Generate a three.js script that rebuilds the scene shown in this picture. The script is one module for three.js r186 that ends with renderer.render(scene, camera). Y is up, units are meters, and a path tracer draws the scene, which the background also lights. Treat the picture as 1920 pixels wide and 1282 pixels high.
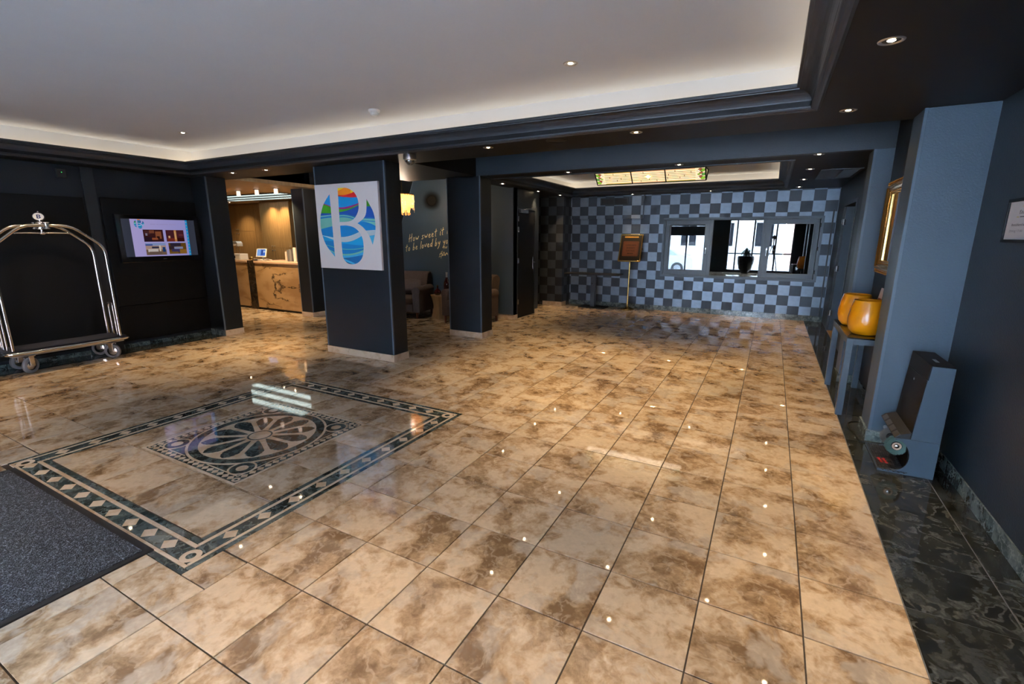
import * as THREE from 'three';
import { mergeGeometries } from 'three/addons/utils/BufferGeometryUtils.js';
import { RoundedBoxGeometry } from 'three/addons/geometries/RoundedBoxGeometry.js';
import { RectAreaLightUniformsLib } from 'three/addons/lights/RectAreaLightUniformsLib.js';

// ---------------------------------------------------------------- camera, sky, exposure
const scene = new THREE.Scene();
const camera = new THREE.PerspectiveCamera(2 * Math.atan(641 / 884.6) * 180 / Math.PI, 1920 / 1282, 0.02, 200);
camera.position.set(0, 1.58, 0);
camera.rotation.set(-12.664 * Math.PI / 180, 28.395 * Math.PI / 180, 0.139 * Math.PI / 180, 'YXZ');
camera.updateMatrixWorld(true);
scene.add(camera);

const renderer = new THREE.WebGLRenderer({ antialias: true });
renderer.toneMapping = THREE.LinearToneMapping;
renderer.toneMappingExposure = 1.0;
renderer.shadowMap.enabled = true;
RectAreaLightUniformsLib.init();

const SKY = 120;            // overcast daylight outside the glazed front, behind the camera
{
  const w = 64, h = 32, d = new Float32Array(w * h * 4);
  for (let j = 0; j < h; j++) for (let i = 0; i < w; i++) {
    const up = (j + 0.5) / h * 2 - 1, k = (j * w + i) * 4, f = up < 0 ? 0.5 : 0.8 + 0.4 * up;
    d[k] = 0.60 * f; d[k + 1] = 0.80 * f; d[k + 2] = 1.06 * f; d[k + 3] = 1;
  }
  const t = new THREE.DataTexture(d, w, h, THREE.RGBAFormat, THREE.FloatType);
  t.mapping = THREE.EquirectangularReflectionMapping; t.magFilter = THREE.LinearFilter; t.needsUpdate = true;
  scene.background = t; scene.backgroundIntensity = SKY;
}
const SPOT = 13.5;           // candela of one halogen downlight
const COVE = 3.0;           // radiance of the light strips in the ceiling coves
const WARM = new THREE.Color(1.0, 0.68, 0.36), WARMW = new THREE.Color(1.0, 0.82, 0.62);

// ---------------------------------------------------------------- helpers
const R = (d) => d * Math.PI / 180;
let seed = 7;
const rnd = () => { seed = (seed * 1664525 + 1013904223) >>> 0; return seed / 4294967296; };
const names = new Map();
function numbered(n) { const k = names.get(n) || 0; names.set(n, k + 1); return k ? n + '_' + String(k).padStart(3, '0') : n; }
function info(o, label, category, group, kind) {
  if (label) o.userData.label = label;
  if (category) o.userData.category = category;
  if (group) o.userData.group = group;
  if (kind) o.userData.kind = kind;
  return o;
}
function mesh(name, geo, mat, parent = scene) {
  const m = new THREE.Mesh(geo, mat); m.name = numbered(name); m.castShadow = m.receiveShadow = true; parent.add(m); return m;
}
function group(name, parent = scene, x = 0, y = 0, z = 0, turn = 0) {
  const g = new THREE.Group(); g.name = numbered(name); g.position.set(x, y, z); g.rotation.y = turn; parent.add(g); return g;
}
function copyOf(src, x, y, z, turn, label) {
  const c = src.clone(); c.name = numbered(src.name.replace(/_\d{3}$/, '')); scene.add(c);
  c.position.set(x, y, z); c.rotation.y = turn; c.userData = { ...src.userData, label }; return c;
}
const struct = (name, geo, mat) => info(mesh(name, geo, mat), null, null, null, 'structure');
// uv in metres from position and the dominant axis of the face
function worldUV(g0) {
  const g = g0.index ? g0.toNonIndexed() : g0, p = g.attributes.position, n = g.attributes.normal, uv = new Float32Array(p.count * 2);
  for (let i = 0; i < p.count; i++) {
    const a = Math.abs(n.getX(i)), b = Math.abs(n.getY(i)), c = Math.abs(n.getZ(i));
    const [u, v] = b >= a && b >= c ? [p.getX(i), p.getZ(i)] : a >= c ? [p.getZ(i), p.getY(i)] : [p.getX(i), p.getY(i)];
    uv[2 * i] = u; uv[2 * i + 1] = v;
  }
  g.setAttribute('uv', new THREE.BufferAttribute(uv, 2));
  for (const k of Object.keys(g.attributes)) if (!['position', 'normal', 'uv'].includes(k)) g.deleteAttribute(k);
  return g;
}
function box(x0, x1, y0, y1, z0, z1, r = 0) {
  const w = x1 - x0, h = y1 - y0, d = z1 - z0;
  const g = r ? new RoundedBoxGeometry(w, h, d, 2, Math.min(r, w / 2.01, h / 2.01, d / 2.01)) : new THREE.BoxGeometry(w, h, d);
  return worldUV(g.translate((x0 + x1) / 2, (y0 + y1) / 2, (z0 + z1) / 2));
}
const flat = (g) => { const h = g.index ? g.toNonIndexed() : g; for (const k of Object.keys(h.attributes)) if (!['position', 'normal', 'uv'].includes(k)) h.deleteAttribute(k); return h; };
const merge = (...l) => mergeGeometries(l.flat().map(flat), false);
function pipe(pts, r, bend = 0, seg = 10) {
  const P = pts.map((p) => new THREE.Vector3(...p)), path = new THREE.CurvePath();
  let last = P[0];
  for (let i = 1; i < P.length - 1; i++) {
    const a = P[i].clone().add(P[i - 1].clone().sub(P[i]).setLength(bend)), b = P[i].clone().add(P[i + 1].clone().sub(P[i]).setLength(bend));
    path.add(new THREE.LineCurve3(last, a)); path.add(new THREE.QuadraticBezierCurve3(a, P[i], b)); last = b;
  }
  path.add(new THREE.LineCurve3(last, P[P.length - 1]));
  const t = new THREE.TubeGeometry(path, Math.max(8, 12 * (P.length - 1)), r, seg, false);
  const e = P.length - 1, caps = [[P[0], P[1]], [P[e], P[e - 1]]].map(([at, from]) => {
    const c = new THREE.CircleGeometry(r, seg); c.lookAt(at.clone().sub(from)); return c.translate(at.x, at.y, at.z);
  });
  return merge(t, ...caps);
}
const rod = (a, b, r, seg = 12) => pipe([a, b], r, 0, seg);
function lathe(pts, seg = 40) { return new THREE.LatheGeometry(pts.map(([r, y]) => new THREE.Vector2(Math.max(r, 0.00001), y)), seg); }
function extrude(pts, depth, bevel = 0, holes = []) {
  const s = new THREE.Shape(pts.map((p) => new THREE.Vector2(p[0], p[1])));
  for (const h of holes) s.holes.push(new THREE.Path(h.map((p) => new THREE.Vector2(p[0], p[1]))));
  return new THREE.ExtrudeGeometry(s, { depth, bevelEnabled: bevel > 0, bevelSize: bevel, bevelThickness: bevel, bevelSegments: 2, curveSegments: 12, steps: 1 });
}
const disc = (cx, cy, r, n = 40) => Array.from({ length: n }, (_, i) => [cx + r * Math.cos(i / n * 2 * Math.PI), cy + r * Math.sin(i / n * 2 * Math.PI)]);

// ---------------------------------------------------------------- periodic noise and textures
const LAT = new Float32Array(65536); for (let i = 0; i < 65536; i++) LAT[i] = rnd();
function vnoise(x, y, per) {                       // tileable value noise, period `per` cells
  const xi = Math.floor(x), yi = Math.floor(y), fx = x - xi, fy = y - yi;
  const sx = fx * fx * (3 - 2 * fx), sy = fy * fy * (3 - 2 * fy);
  const a = ((xi % per) + per) % per, b = (a + 1) % per, c = ((yi % per) + per) % per, d = (c + 1) % per;
  const h = (i, j) => LAT[(i * 73 + j * 179 + per * 31 + ((i * j) % 251) * 7) & 65535];
  const p = h(a, c), q = h(b, c), r = h(a, d), s = h(b, d);
  return (p + (q - p) * sx) + ((r + (s - r) * sx) - (p + (q - p) * sx)) * sy;
}
function fbm(u, v, per, oct, gain = 0.5) {
  let s = 0, a = 1, t = 0;
  for (let o = 0; o < oct; o++) { s += a * vnoise(u * per, v * per, per); t += a; a *= gain; per *= 2; }
  return s / t;
}
const sst = (a, b, x) => { const t = Math.min(1, Math.max(0, (x - a) / (b - a))); return t * t * (3 - 2 * t); };
const mix3 = (a, b, t) => [a[0] + (b[0] - a[0]) * t, a[1] + (b[1] - a[1]) * t, a[2] + (b[2] - a[2]) * t];
const enc = (x) => { x = Math.min(1, Math.max(0, x)); return 255 * (x <= 0.0031308 ? 12.92 * x : 1.055 * x ** (1 / 2.4) - 0.055); };
function texture(w, h, fn, { srgb = true, metres = 1, metresY = metres } = {}) {
  const d = new Uint8Array(w * h * 4);
  for (let j = 0; j < h; j++) for (let i = 0; i < w; i++) {
    const c = fn((i + 0.5) / w, (j + 0.5) / h), k = (j * w + i) * 4;
    for (let q = 0; q < 3; q++) d[k + q] = srgb ? enc(c[q]) : 255 * Math.min(1, Math.max(0, c[q]));
    d[k + 3] = 255;
  }
  const t = new THREE.DataTexture(d, w, h, THREE.RGBAFormat);
  t.wrapS = t.wrapT = THREE.RepeatWrapping; t.magFilter = THREE.LinearFilter; t.minFilter = THREE.LinearMipmapLinearFilter; t.generateMipmaps = true;
  if (srgb) t.colorSpace = THREE.SRGBColorSpace;
  t.repeat.set(1 / metres, 1 / metresY); t.needsUpdate = true; return t;
}
function canvasTex(w, h, draw) {
  const c = document.createElement('canvas'); c.width = w; c.height = h; draw(c.getContext('2d'), w, h);
  const t = new THREE.CanvasTexture(c); t.colorSpace = THREE.SRGBColorSpace; t.magFilter = THREE.LinearFilter; t.anisotropy = 8; return t;
}
const std = (o) => new THREE.MeshStandardMaterial(o);
const phys = (o) => new THREE.MeshPhysicalMaterial(o);
const lin = (r, g, b) => new THREE.Color().setRGB(r, g, b);

// ---------------------------------------------------------------- materials
const beigeTex = texture(1792, 1792, (u, v) => {
  const wu = u + 0.10 * (fbm(u, v + 0.31, 7, 5, 0.6) - 0.5), wv = v + 0.10 * (fbm(u + 0.47, v, 6, 5, 0.6) - 0.5);
  const t = fbm(wu, wv, 12, 7, 0.66), m = fbm(wu + 0.23, wv + 0.61, 6, 4), f = fbm(u + 0.11, v + 0.77, 90, 3, 0.6), h = fbm(wu + 0.9, wv + 0.4, 12, 5, 0.6);
  const k = t + 0.16 * (m - 0.5) + 0.12 * (f - 0.5);
  let c = mix3([0.19, 0.12, 0.062], [0.435, 0.31, 0.185], Math.min(1, Math.max(0, (k - 0.29) / 0.19)));
  c = mix3(c, [0.60, 0.49, 0.355], Math.min(1, Math.max(0, (k - 0.46) / 0.17)));
  c = mix3(c, [0.50, 0.445, 0.37], 0.65 * sst(0.50, 0.66, h));
  const vein = 1 - Math.abs(2 * fbm(wu + 0.71, wv + 0.13, 12, 6, 0.62) - 1);
  c = mix3(c, [0.63, 0.52, 0.39], 0.32 * sst(0.90, 1.0, vein));
  const g = 0.88 + 0.24 * f; return [c[0] * g, c[1] * g, c[2] * g];
}, { metres: 2 });
const darkTex = texture(1280, 1280, (u, v) => {
  const wu = u + 0.16 * (fbm(u, v + 0.2, 7, 4) - 0.5), wv = v + 0.16 * (fbm(u + 0.6, v, 7, 4) - 0.5);
  const x1 = wu + 0.05 * (fbm(wu, wv, 16, 3) - 0.5), y1 = wv + 0.05 * (fbm(wu + 0.3, wv, 16, 3) - 0.5);
  const s = 0.5 + 0.5 * Math.sin(26 * fbm(x1, y1 * 1.0, 9, 3) + 10 * y1 * Math.PI), k = fbm(x1 + 0.3, y1, 22, 4, 0.6), q = fbm(x1, y1 + 0.5, 10, 3), f = fbm(u, v, 130, 2);
  let c = mix3([0.011, 0.0125, 0.012], [0.040, 0.047, 0.045], sst(0.3, 0.7, k));
  c = mix3(c, [0.088, 0.098, 0.094], 0.75 * sst(0.45, 1, s) * sst(0.40, 0.60, q) * (0.55 + 0.9 * f));
  const g = 0.75 + 0.5 * f; return [c[0] * g, c[1] * g, c[2] * g];
}, { metres: 0.9 });
const greenTex = texture(768, 768, (u, v) => {
  const wu = u + 0.09 * (fbm(u, v + 0.2, 6, 5) - 0.5), wv = v + 0.09 * (fbm(u + 0.6, v, 6, 5) - 0.5);
  const k = fbm(wu, wv, 10, 6, 0.62), s = 1 - Math.abs(2 * fbm(wu + 0.4, wv + 0.1, 9, 5, 0.6) - 1);
  let c = mix3([0.024, 0.036, 0.038], [0.085, 0.115, 0.115], sst(0.35, 0.68, k));
  return mix3(c, [0.22, 0.27, 0.26], 0.6 * sst(0.92, 1, s));
}, { metres: 0.6 });
const greenLightTex = texture(512, 512, (u, v) => {
  const k = fbm(u, v, 10, 6, 0.62), s = 1 - Math.abs(2 * fbm(u + 0.4, v + 0.1, 8, 5, 0.6) - 1);
  return mix3(mix3([0.06, 0.085, 0.085], [0.17, 0.21, 0.205], sst(0.35, 0.68, k)), [0.36, 0.40, 0.38], 0.5 * sst(0.92, 1, s));
}, { metres: 0.7 });
const creamTex = texture(512, 512, (u, v) => {
  const k = fbm(u, v, 8, 6, 0.6), f = fbm(u, v, 60, 3);
  return mix3([0.66, 0.55, 0.42], [0.50, 0.37, 0.24], 0.8 * sst(0.4, 0.7, k) + 0.3 * (f - 0.5));
}, { metres: 0.8 });
const woodTex = texture(512, 1024, (u, v) => {
  const g = fbm(u, v * 0.25, 24, 5, 0.6), s = 0.5 + 0.5 * Math.sin(2 * Math.PI * (10 * u + 2.2 * fbm(u, v, 4, 4))), f = vnoise(u * 256, v * 16, 256);
  const c = mix3([0.34, 0.215, 0.092], [0.19, 0.115, 0.045], 0.55 * g + 0.25 * s + 0.15 * f); return c;
}, { metres: 0.9, metresY: 1.8 });
const stoneTex = texture(1024, 512, (u, v) => {     // book-matched veined onyx of the reception desk
  const m = Math.abs(v * 2 - 1), wu = u + 0.10 * (fbm(u, m * 0.5, 6, 5) - 0.5), wv = m * 0.5 + 0.10 * (fbm(u + 0.4, m * 0.5 + 0.2, 6, 5) - 0.5);
  const b = fbm(wu, wv, 5, 5), vein = 1 - Math.abs(2 * fbm(wu + 0.2, wv + 0.6, 4, 6, 0.6) - 1);
  let c = mix3([0.50, 0.345, 0.185], [0.36, 0.225, 0.105], sst(0.35, 0.65, b));
  return mix3(c, [0.045, 0.034, 0.024], 0.9 * sst(0.90, 0.99, vein) * sst(0.42, 0.58, fbm(u + 0.3, m * 0.5, 5, 4)));
}, { metres: 2.6, metresY: 1.1 });
const bumpTex = texture(512, 512, (u, v) => { const k = fbm(u, v, 40, 4, 0.7); return [k, k, k]; }, { srgb: false, metres: 0.35 });
const pileTex = texture(512, 512, (u, v) => {
  const k = vnoise(u * 200, v * 200, 200), m = vnoise(u * 100 + 7, v * 100, 100), q = k * 0.55 + m * 0.45, g = 0.012 + 0.34 * q ** 4.0;
  return [g * 0.92, g, g * 1.14];
}, { metres: 0.7 });
const pileBump = texture(512, 512, (u, v) => { const k = vnoise(u * 200, v * 200, 200); return [k, k, k]; }, { srgb: false, metres: 0.7 });
const fabricTex = texture(256, 256, (u, v) => {
  const k = 0.5 + 0.25 * Math.sin(u * 2 * Math.PI * 64) + 0.25 * Math.sin(v * 2 * Math.PI * 64), n = fbm(u, v, 8, 4), g = 0.75 + 0.25 * k + 0.3 * (n - 0.5);
  return [0.098 * g, 0.068 * g, 0.056 * g];
}, { metres: 0.2 });
const plasterTex = texture(512, 512, (u, v) => { const k = 0.56 + 0.04 * (fbm(u, v, 4, 5) - 0.5); return [k * 0.90, k * 0.965, k * 1.07]; }, { metres: 3.1 });
const paintTex = texture(512, 512, (u, v) => { const k = 1 + 0.22 * (fbm(u, v, 4, 5) - 0.5); return [0.0108 * k, 0.0146 * k, 0.0192 * k]; }, { metres: 2.3 });
const paintBlueTex = texture(512, 512, (u, v) => { const k = 1 + 0.25 * (fbm(u, v, 4, 5) - 0.5); return [0.052 * k, 0.082 * k, 0.115 * k]; }, { metres: 2.3 });

// black-on-grey checked wallpaper: satin squares against matt ones
const SQ = 0.1955, SQX = -2.165, SQY = 0.66;
const checkTex = texture(512, 512, (u, v) => {
  const light = (u < 0.5) !== (v < 0.5), n = fbm(u, v, 6, 5), f = vnoise(u * 200, v * 200, 200), k = 0.85 + 0.3 * n + 0.1 * (f - 0.5);
  return light ? [0.20 * k, 0.255 * k, 0.325 * k] : [0.026 * k, 0.038 * k, 0.056 * k];
}, { metres: 2 * SQ });
const checkRough = texture(256, 256, (u, v) => { const light = (u < 0.5) !== (v < 0.5), k = (light ? 0.36 : 0.46) + 0.20 * (fbm(u, v, 8, 4) - 0.5); return [0, k, light ? 0.5 : 0.1]; }, { srgb: false, metres: 2 * SQ });
for (const t of [checkTex, checkRough]) t.offset.set(-SQX / (2 * SQ), -(SQY - 2 * SQ) / (2 * SQ));

const M = {
  paint: phys({ map: paintTex, roughness: 0.40, specularIntensity: 0.55, bumpMap: bumpTex, bumpScale: 0.0009 }),
  paintBlue: std({ map: paintBlueTex, roughness: 0.42, bumpMap: bumpTex, bumpScale: 0.0012 }),
  paintMid: std({ color: lin(0.015, 0.0245, 0.035), roughness: 0.42, bumpMap: bumpTex, bumpScale: 0.0009 }),
  paintPlain: std({ color: lin(0.013, 0.0175, 0.023), roughness: 0.42 }),
  paintDark: phys({ color: lin(0.0055, 0.006, 0.0068), roughness: 0.5, specularIntensity: 0.3 }),
  soffit: phys({ specularIntensity: 0.35, color: lin(0.0062, 0.0068, 0.0080), roughness: 0.5 }),
  mould: std({ color: lin(0.016, 0.022, 0.029), roughness: 0.42 }),
  bead: std({ color: lin(0.075, 0.11, 0.15), roughness: 0.32 }),
  plaster: std({ map: plasterTex, roughness: 0.9 }),
  white: std({ color: lin(0.72, 0.71, 0.69), roughness: 0.85 }),
  whitePlastic: std({ color: lin(0.72, 0.73, 0.74), roughness: 0.4 }),
  beige: phys({ map: beigeTex, roughness: 0.035, ior: 1.85 }),
  dark: phys({ map: darkTex, roughness: 0.05, ior: 1.6 }),
  green: phys({ map: greenTex, roughness: 0.035, ior: 1.85 }),
  greenLight: std({ map: greenLightTex, roughness: 0.12 }),
  cream: phys({ map: creamTex, roughness: 0.05, ior: 1.7 }),
  groutGrey: std({ color: lin(0.11, 0.12, 0.125), roughness: 0.7 }),
  grout: std({ color: lin(0.045, 0.036, 0.028), roughness: 0.8 }),
  wood: std({ map: woodTex, roughness: 0.35 }),
  woodLight: std({ map: woodTex, color: lin(1.6, 1.7, 2.0), roughness: 0.45 }),
  woodRed: std({ color: lin(0.16, 0.050, 0.022), roughness: 0.35 }),
  stone: std({ map: stoneTex, roughness: 0.25 }),
  blackGloss: std({ color: lin(0.006, 0.006, 0.007), roughness: 0.08 }),
  blackMatt: std({ color: lin(0.008, 0.008, 0.008), roughness: 0.6 }),
  padGrey: std({ color: lin(0.05, 0.05, 0.052), roughness: 0.5 }),
  rubber: std({ color: lin(0.16, 0.16, 0.165), roughness: 0.6 }),
  chrome: std({ color: lin(0.72, 0.72, 0.73), metalness: 1, roughness: 0.17 }),
  steel: std({ color: lin(0.50, 0.50, 0.51), metalness: 1, roughness: 0.3 }),
  gunmetal: std({ color: lin(0.20, 0.16, 0.12), metalness: 1, roughness: 0.3 }),
  brass: std({ color: lin(0.66, 0.43, 0.13), metalness: 1, roughness: 0.16 }),
  gold: std({ color: lin(0.72, 0.46, 0.16), metalness: 1, roughness: 0.24 }),
  mirror: std({ color: lin(0.82, 0.83, 0.84), metalness: 1, roughness: 0.015 }),
  mat: std({ map: pileTex, roughness: 0.95, bumpMap: pileBump, bumpScale: 0.006 }),
  matEdge: std({ color: lin(0.012, 0.012, 0.013), roughness: 0.55 }),
  navy: std({ color: lin(0.010, 0.014, 0.032), roughness: 0.95 }),
  fabric: std({ map: fabricTex, roughness: 0.9 }),
  orange: phys({ color: lin(0.90, 0.32, 0.004), roughness: 0.28, clearcoat: 1, clearcoatRoughness: 0.05 }),
  wallpaper: std({ map: checkTex, roughnessMap: checkRough, metalnessMap: checkRough, metalness: 1, roughness: 1 }),
  pane: phys({ color: 0xffffff, roughness: 0.0, transmission: 1, thickness: 0, ior: 1.5 }),
  paneDouble: phys({ color: lin(0.78, 0.82, 0.84), roughness: 0.0, transmission: 1, thickness: 0, ior: 2.1 }),
  frame: std({ color: lin(0.044, 0.068, 0.094), roughness: 0.35 }),
};

// ================================================================ FLOOR
const floor = info(group('floor'), 'polished beige marble tile floor with a dark inlaid medallion', null, null, 'structure');
mesh('screed', box(-14.2, 2.7, -0.12, -0.006, -10.9, 2.7), M.grout, floor);
const FR = { x0: -4.60, x1: -2.318, z0: -3.345, z1: -0.967 };          // outer edge of the inlaid frame
const FB = 0.203;                                                       // its width
const CX = -3.49, CZ = -2.165, CH = 0.578;                              // centre panel
const MATW = { x0: -4.47, x1: -2.63, z0: -1.005, z1: 1.6 };             // doormat well
// a thin plate with a small chamfer, its top at y = 0; the texture window is shifted by (du, dv)
function plate(x0, x1, z0, z1, du = 0, dv = 0, swap = false, y = 0, t = 0.006, ch = 0.0012) {
  const P = [], N = [], U = [];
  const ring = (e, yy) => [[x0 + e, yy, z0 + e], [x0 + e, yy, z1 - e], [x1 - e, yy, z1 - e], [x1 - e, yy, z0 + e]];
  const a = ring(ch, y), b = ring(0, y - ch), c = ring(0, y - t);
  const quad = (p, q, r, s, n) => { for (const w of [p, q, r, p, r, s]) { P.push(...w); N.push(...n); U.push(swap ? w[2] + du : w[0] + du, swap ? -w[0] + dv : w[2] + dv); } };
  quad(a[0], a[1], a[2], a[3], [0, 1, 0]);
  const out = [[-1, 0, 0], [0, 0, 1], [1, 0, 0], [0, 0, -1]];
  for (let i = 0; i < 4; i++) {
    const j = (i + 1) % 4, o = out[i], h = [o[0] * 0.7, 0.7, o[2] * 0.7];
    quad(a[j], a[i], b[i], b[j], h); quad(b[j], b[i], c[i], c[j], o);
  }
  const g = new THREE.BufferGeometry();
  g.setAttribute('position', new THREE.Float32BufferAttribute(P, 3)); g.setAttribute('normal', new THREE.Float32BufferAttribute(N, 3)); g.setAttribute('uv', new THREE.Float32BufferAttribute(U, 2));
  return g;
}
function cut(r, h) {                                    // rectangle minus rectangle
  const [x0, x1, z0, z1] = r, a0 = Math.max(x0, h[0]), a1 = Math.min(x1, h[1]), b0 = Math.max(z0, h[2]), b1 = Math.min(z1, h[3]);
  if (a1 - a0 < 1e-4 || b1 - b0 < 1e-4) return [r];
  const o = [];
  if (b0 - z0 > 0.012) o.push([x0, x1, z0, b0]);
  if (z1 - b1 > 0.012) o.push([x0, x1, b1, z1]);
  if (a0 - x0 > 0.012) o.push([x0, a0, b0, b1]);
  if (x1 - a1 > 0.012) o.push([a1, x1, b0, b1]);
  return o;
}
const area = (x0, x1, z0, z1) => {                      // how large a floor rectangle shows in the picture
  const q = [[x0, z0], [x1, z0], [x1, z1], [x0, z1]].map(([x, z]) => new THREE.Vector3(x, 0, z).project(camera));
  const c = new THREE.Vector3((x0 + x1) / 2, 0, (z0 + z1) / 2), f = c.clone().applyMatrix4(camera.matrixWorldInverse);
  if (f.z > -0.4 || q.every((p) => Math.abs(p.x) > 1.0 || p.y < -1.0 || p.y > 1)) return 0;
  let s = 0; for (let i = 0; i < 4; i++) { const a = q[i], b = q[(i + 1) % 4]; s += a.x * b.y - b.x * a.y; }
  return Math.abs(s) / 2 * 960 * 641;
};
const xs = []; for (let k = 0; k <= 21; k++) xs.push(0.677 - 0.3995 * k);
const xl = [...xs.filter((x) => x > -7.6), -7.6].reverse();             // lines across, left to right
for (let x = -7.6 - 0.4; x > -14.3; x -= 0.4) xl.unshift(x);
const zl = [2.5]; for (let n = 11; n >= -6; n--) zl.push(-1.974 + 0.3995 * n); zl.push(-4.6);
for (let z = -4.9995; z > -10.6; z -= 0.3995) zl.push(z);
zl.push(-10.62);
const holes = [[FR.x0, FR.x1, FR.z0, FR.z0 + FB], [FR.x0, FR.x1, FR.z1 - FB, FR.z1], [FR.x0, FR.x0 + FB, FR.z0, FR.z1], [FR.x1 - FB, FR.x1, FR.z0, FR.z1],
  [CX - CH, CX + CH, CZ - CH, CZ + CH], [MATW.x0, MATW.x1, MATW.z0, MATW.z1]];
const tiles = [];
for (let i = 0; i + 1 < xl.length; i++) for (let j = 0; j + 1 < zl.length; j++) {
  const x0 = xl[i], x1 = xl[i + 1], z1 = zl[j], z0 = zl[j + 1];
  if (x1 <= -7.6 + 1e-4 && z0 > -4.7 && x0 < -8.1) continue;            // behind the left wall
  if (x1 <= -7.6 + 1e-4 && z0 > -4.7) continue;                         // dark border there
  let list = [[x0, x1, z0, z1]];
  for (const h of holes) list = list.flatMap((r) => cut(r, h));
  for (const r of list) tiles.push({ r, full: list.length === 1 && x1 - x0 > 0.395 && z1 - z0 > 0.395 && r[1] - r[0] > 0.395 && r[3] - r[2] > 0.395, a: area(...r) });
}
tiles.sort((p, q) => q.a - p.a);
const G = 0.003;                                                       // half a joint
const variants = []; for (let k = 0; k < 28; k++) variants.push(plate(-0.19975 + G, 0.19975 - G, -0.19975 + G, 0.19975 - G, rnd() * 2, rnd() * 2, k % 2 === 1));
const rest = [];
tiles.forEach((t, k) => {
  const [x0, x1, z0, z1] = t.r, v = Math.floor(rnd() * 28), h = (rnd() - 0.5) * 0.0004;
  if (k < 250 && t.a > 0) {
    if (t.full) mesh('tile', variants[v], M.beige, floor).position.set((x0 + x1) / 2, h, (z0 + z1) / 2);
    else mesh('tile', plate(x0 + G, x1 - G, z0 + G, z1 - G, rnd() * 2, rnd() * 2, v % 2 === 1), M.beige, floor);
  } else rest.push(plate(x0 + G, x1 - G, z0 + G, z1 - G, rnd() * 2, rnd() * 2, v % 2 === 1));
});
info(mesh('far_tile', merge(rest), M.beige, floor), null, null, null, 'stuff');

mesh('border_bed', merge(box(0.675, 1.4, -0.02, -0.0035, -10.6, 2.6)), M.groutGrey, floor);
// dark marble border along the right wall, the left wall and the niche
const dz = []; for (const z of zl) dz.push(z);
const darkRest = [];
for (let j = 0; j + 1 < dz.length; j++) {
  const z1 = dz[j], z0 = dz[j + 1];
  for (const [a, b] of [[0.677, 1.079], [1.079, 1.208]]) {
    const g = plate(a + G, b - G, z0 + G, z1 - G, rnd() * 2, rnd() * 2, rnd() > 0.5);
    if (area(a, b, z0, z1) > 60 && (b < 1.1 || z0 > -4.8)) mesh('dark_tile', g, M.dark, floor); else darkRest.push(g);
  }
  if (z0 > -4.7) {
    const g = plate(-8.1 + G, -7.6 - G, Math.max(z0, -4.6) + G, z1 - G, rnd() * 2, rnd() * 2, false);
    if (area(-8.0, -7.6, z0, z1) > 60) mesh('dark_tile', g, M.dark, floor); else darkRest.push(g);
  }
}
info(mesh('far_dark_tile', merge(darkRest), M.dark, floor), null, null, null, 'stuff');

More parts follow.
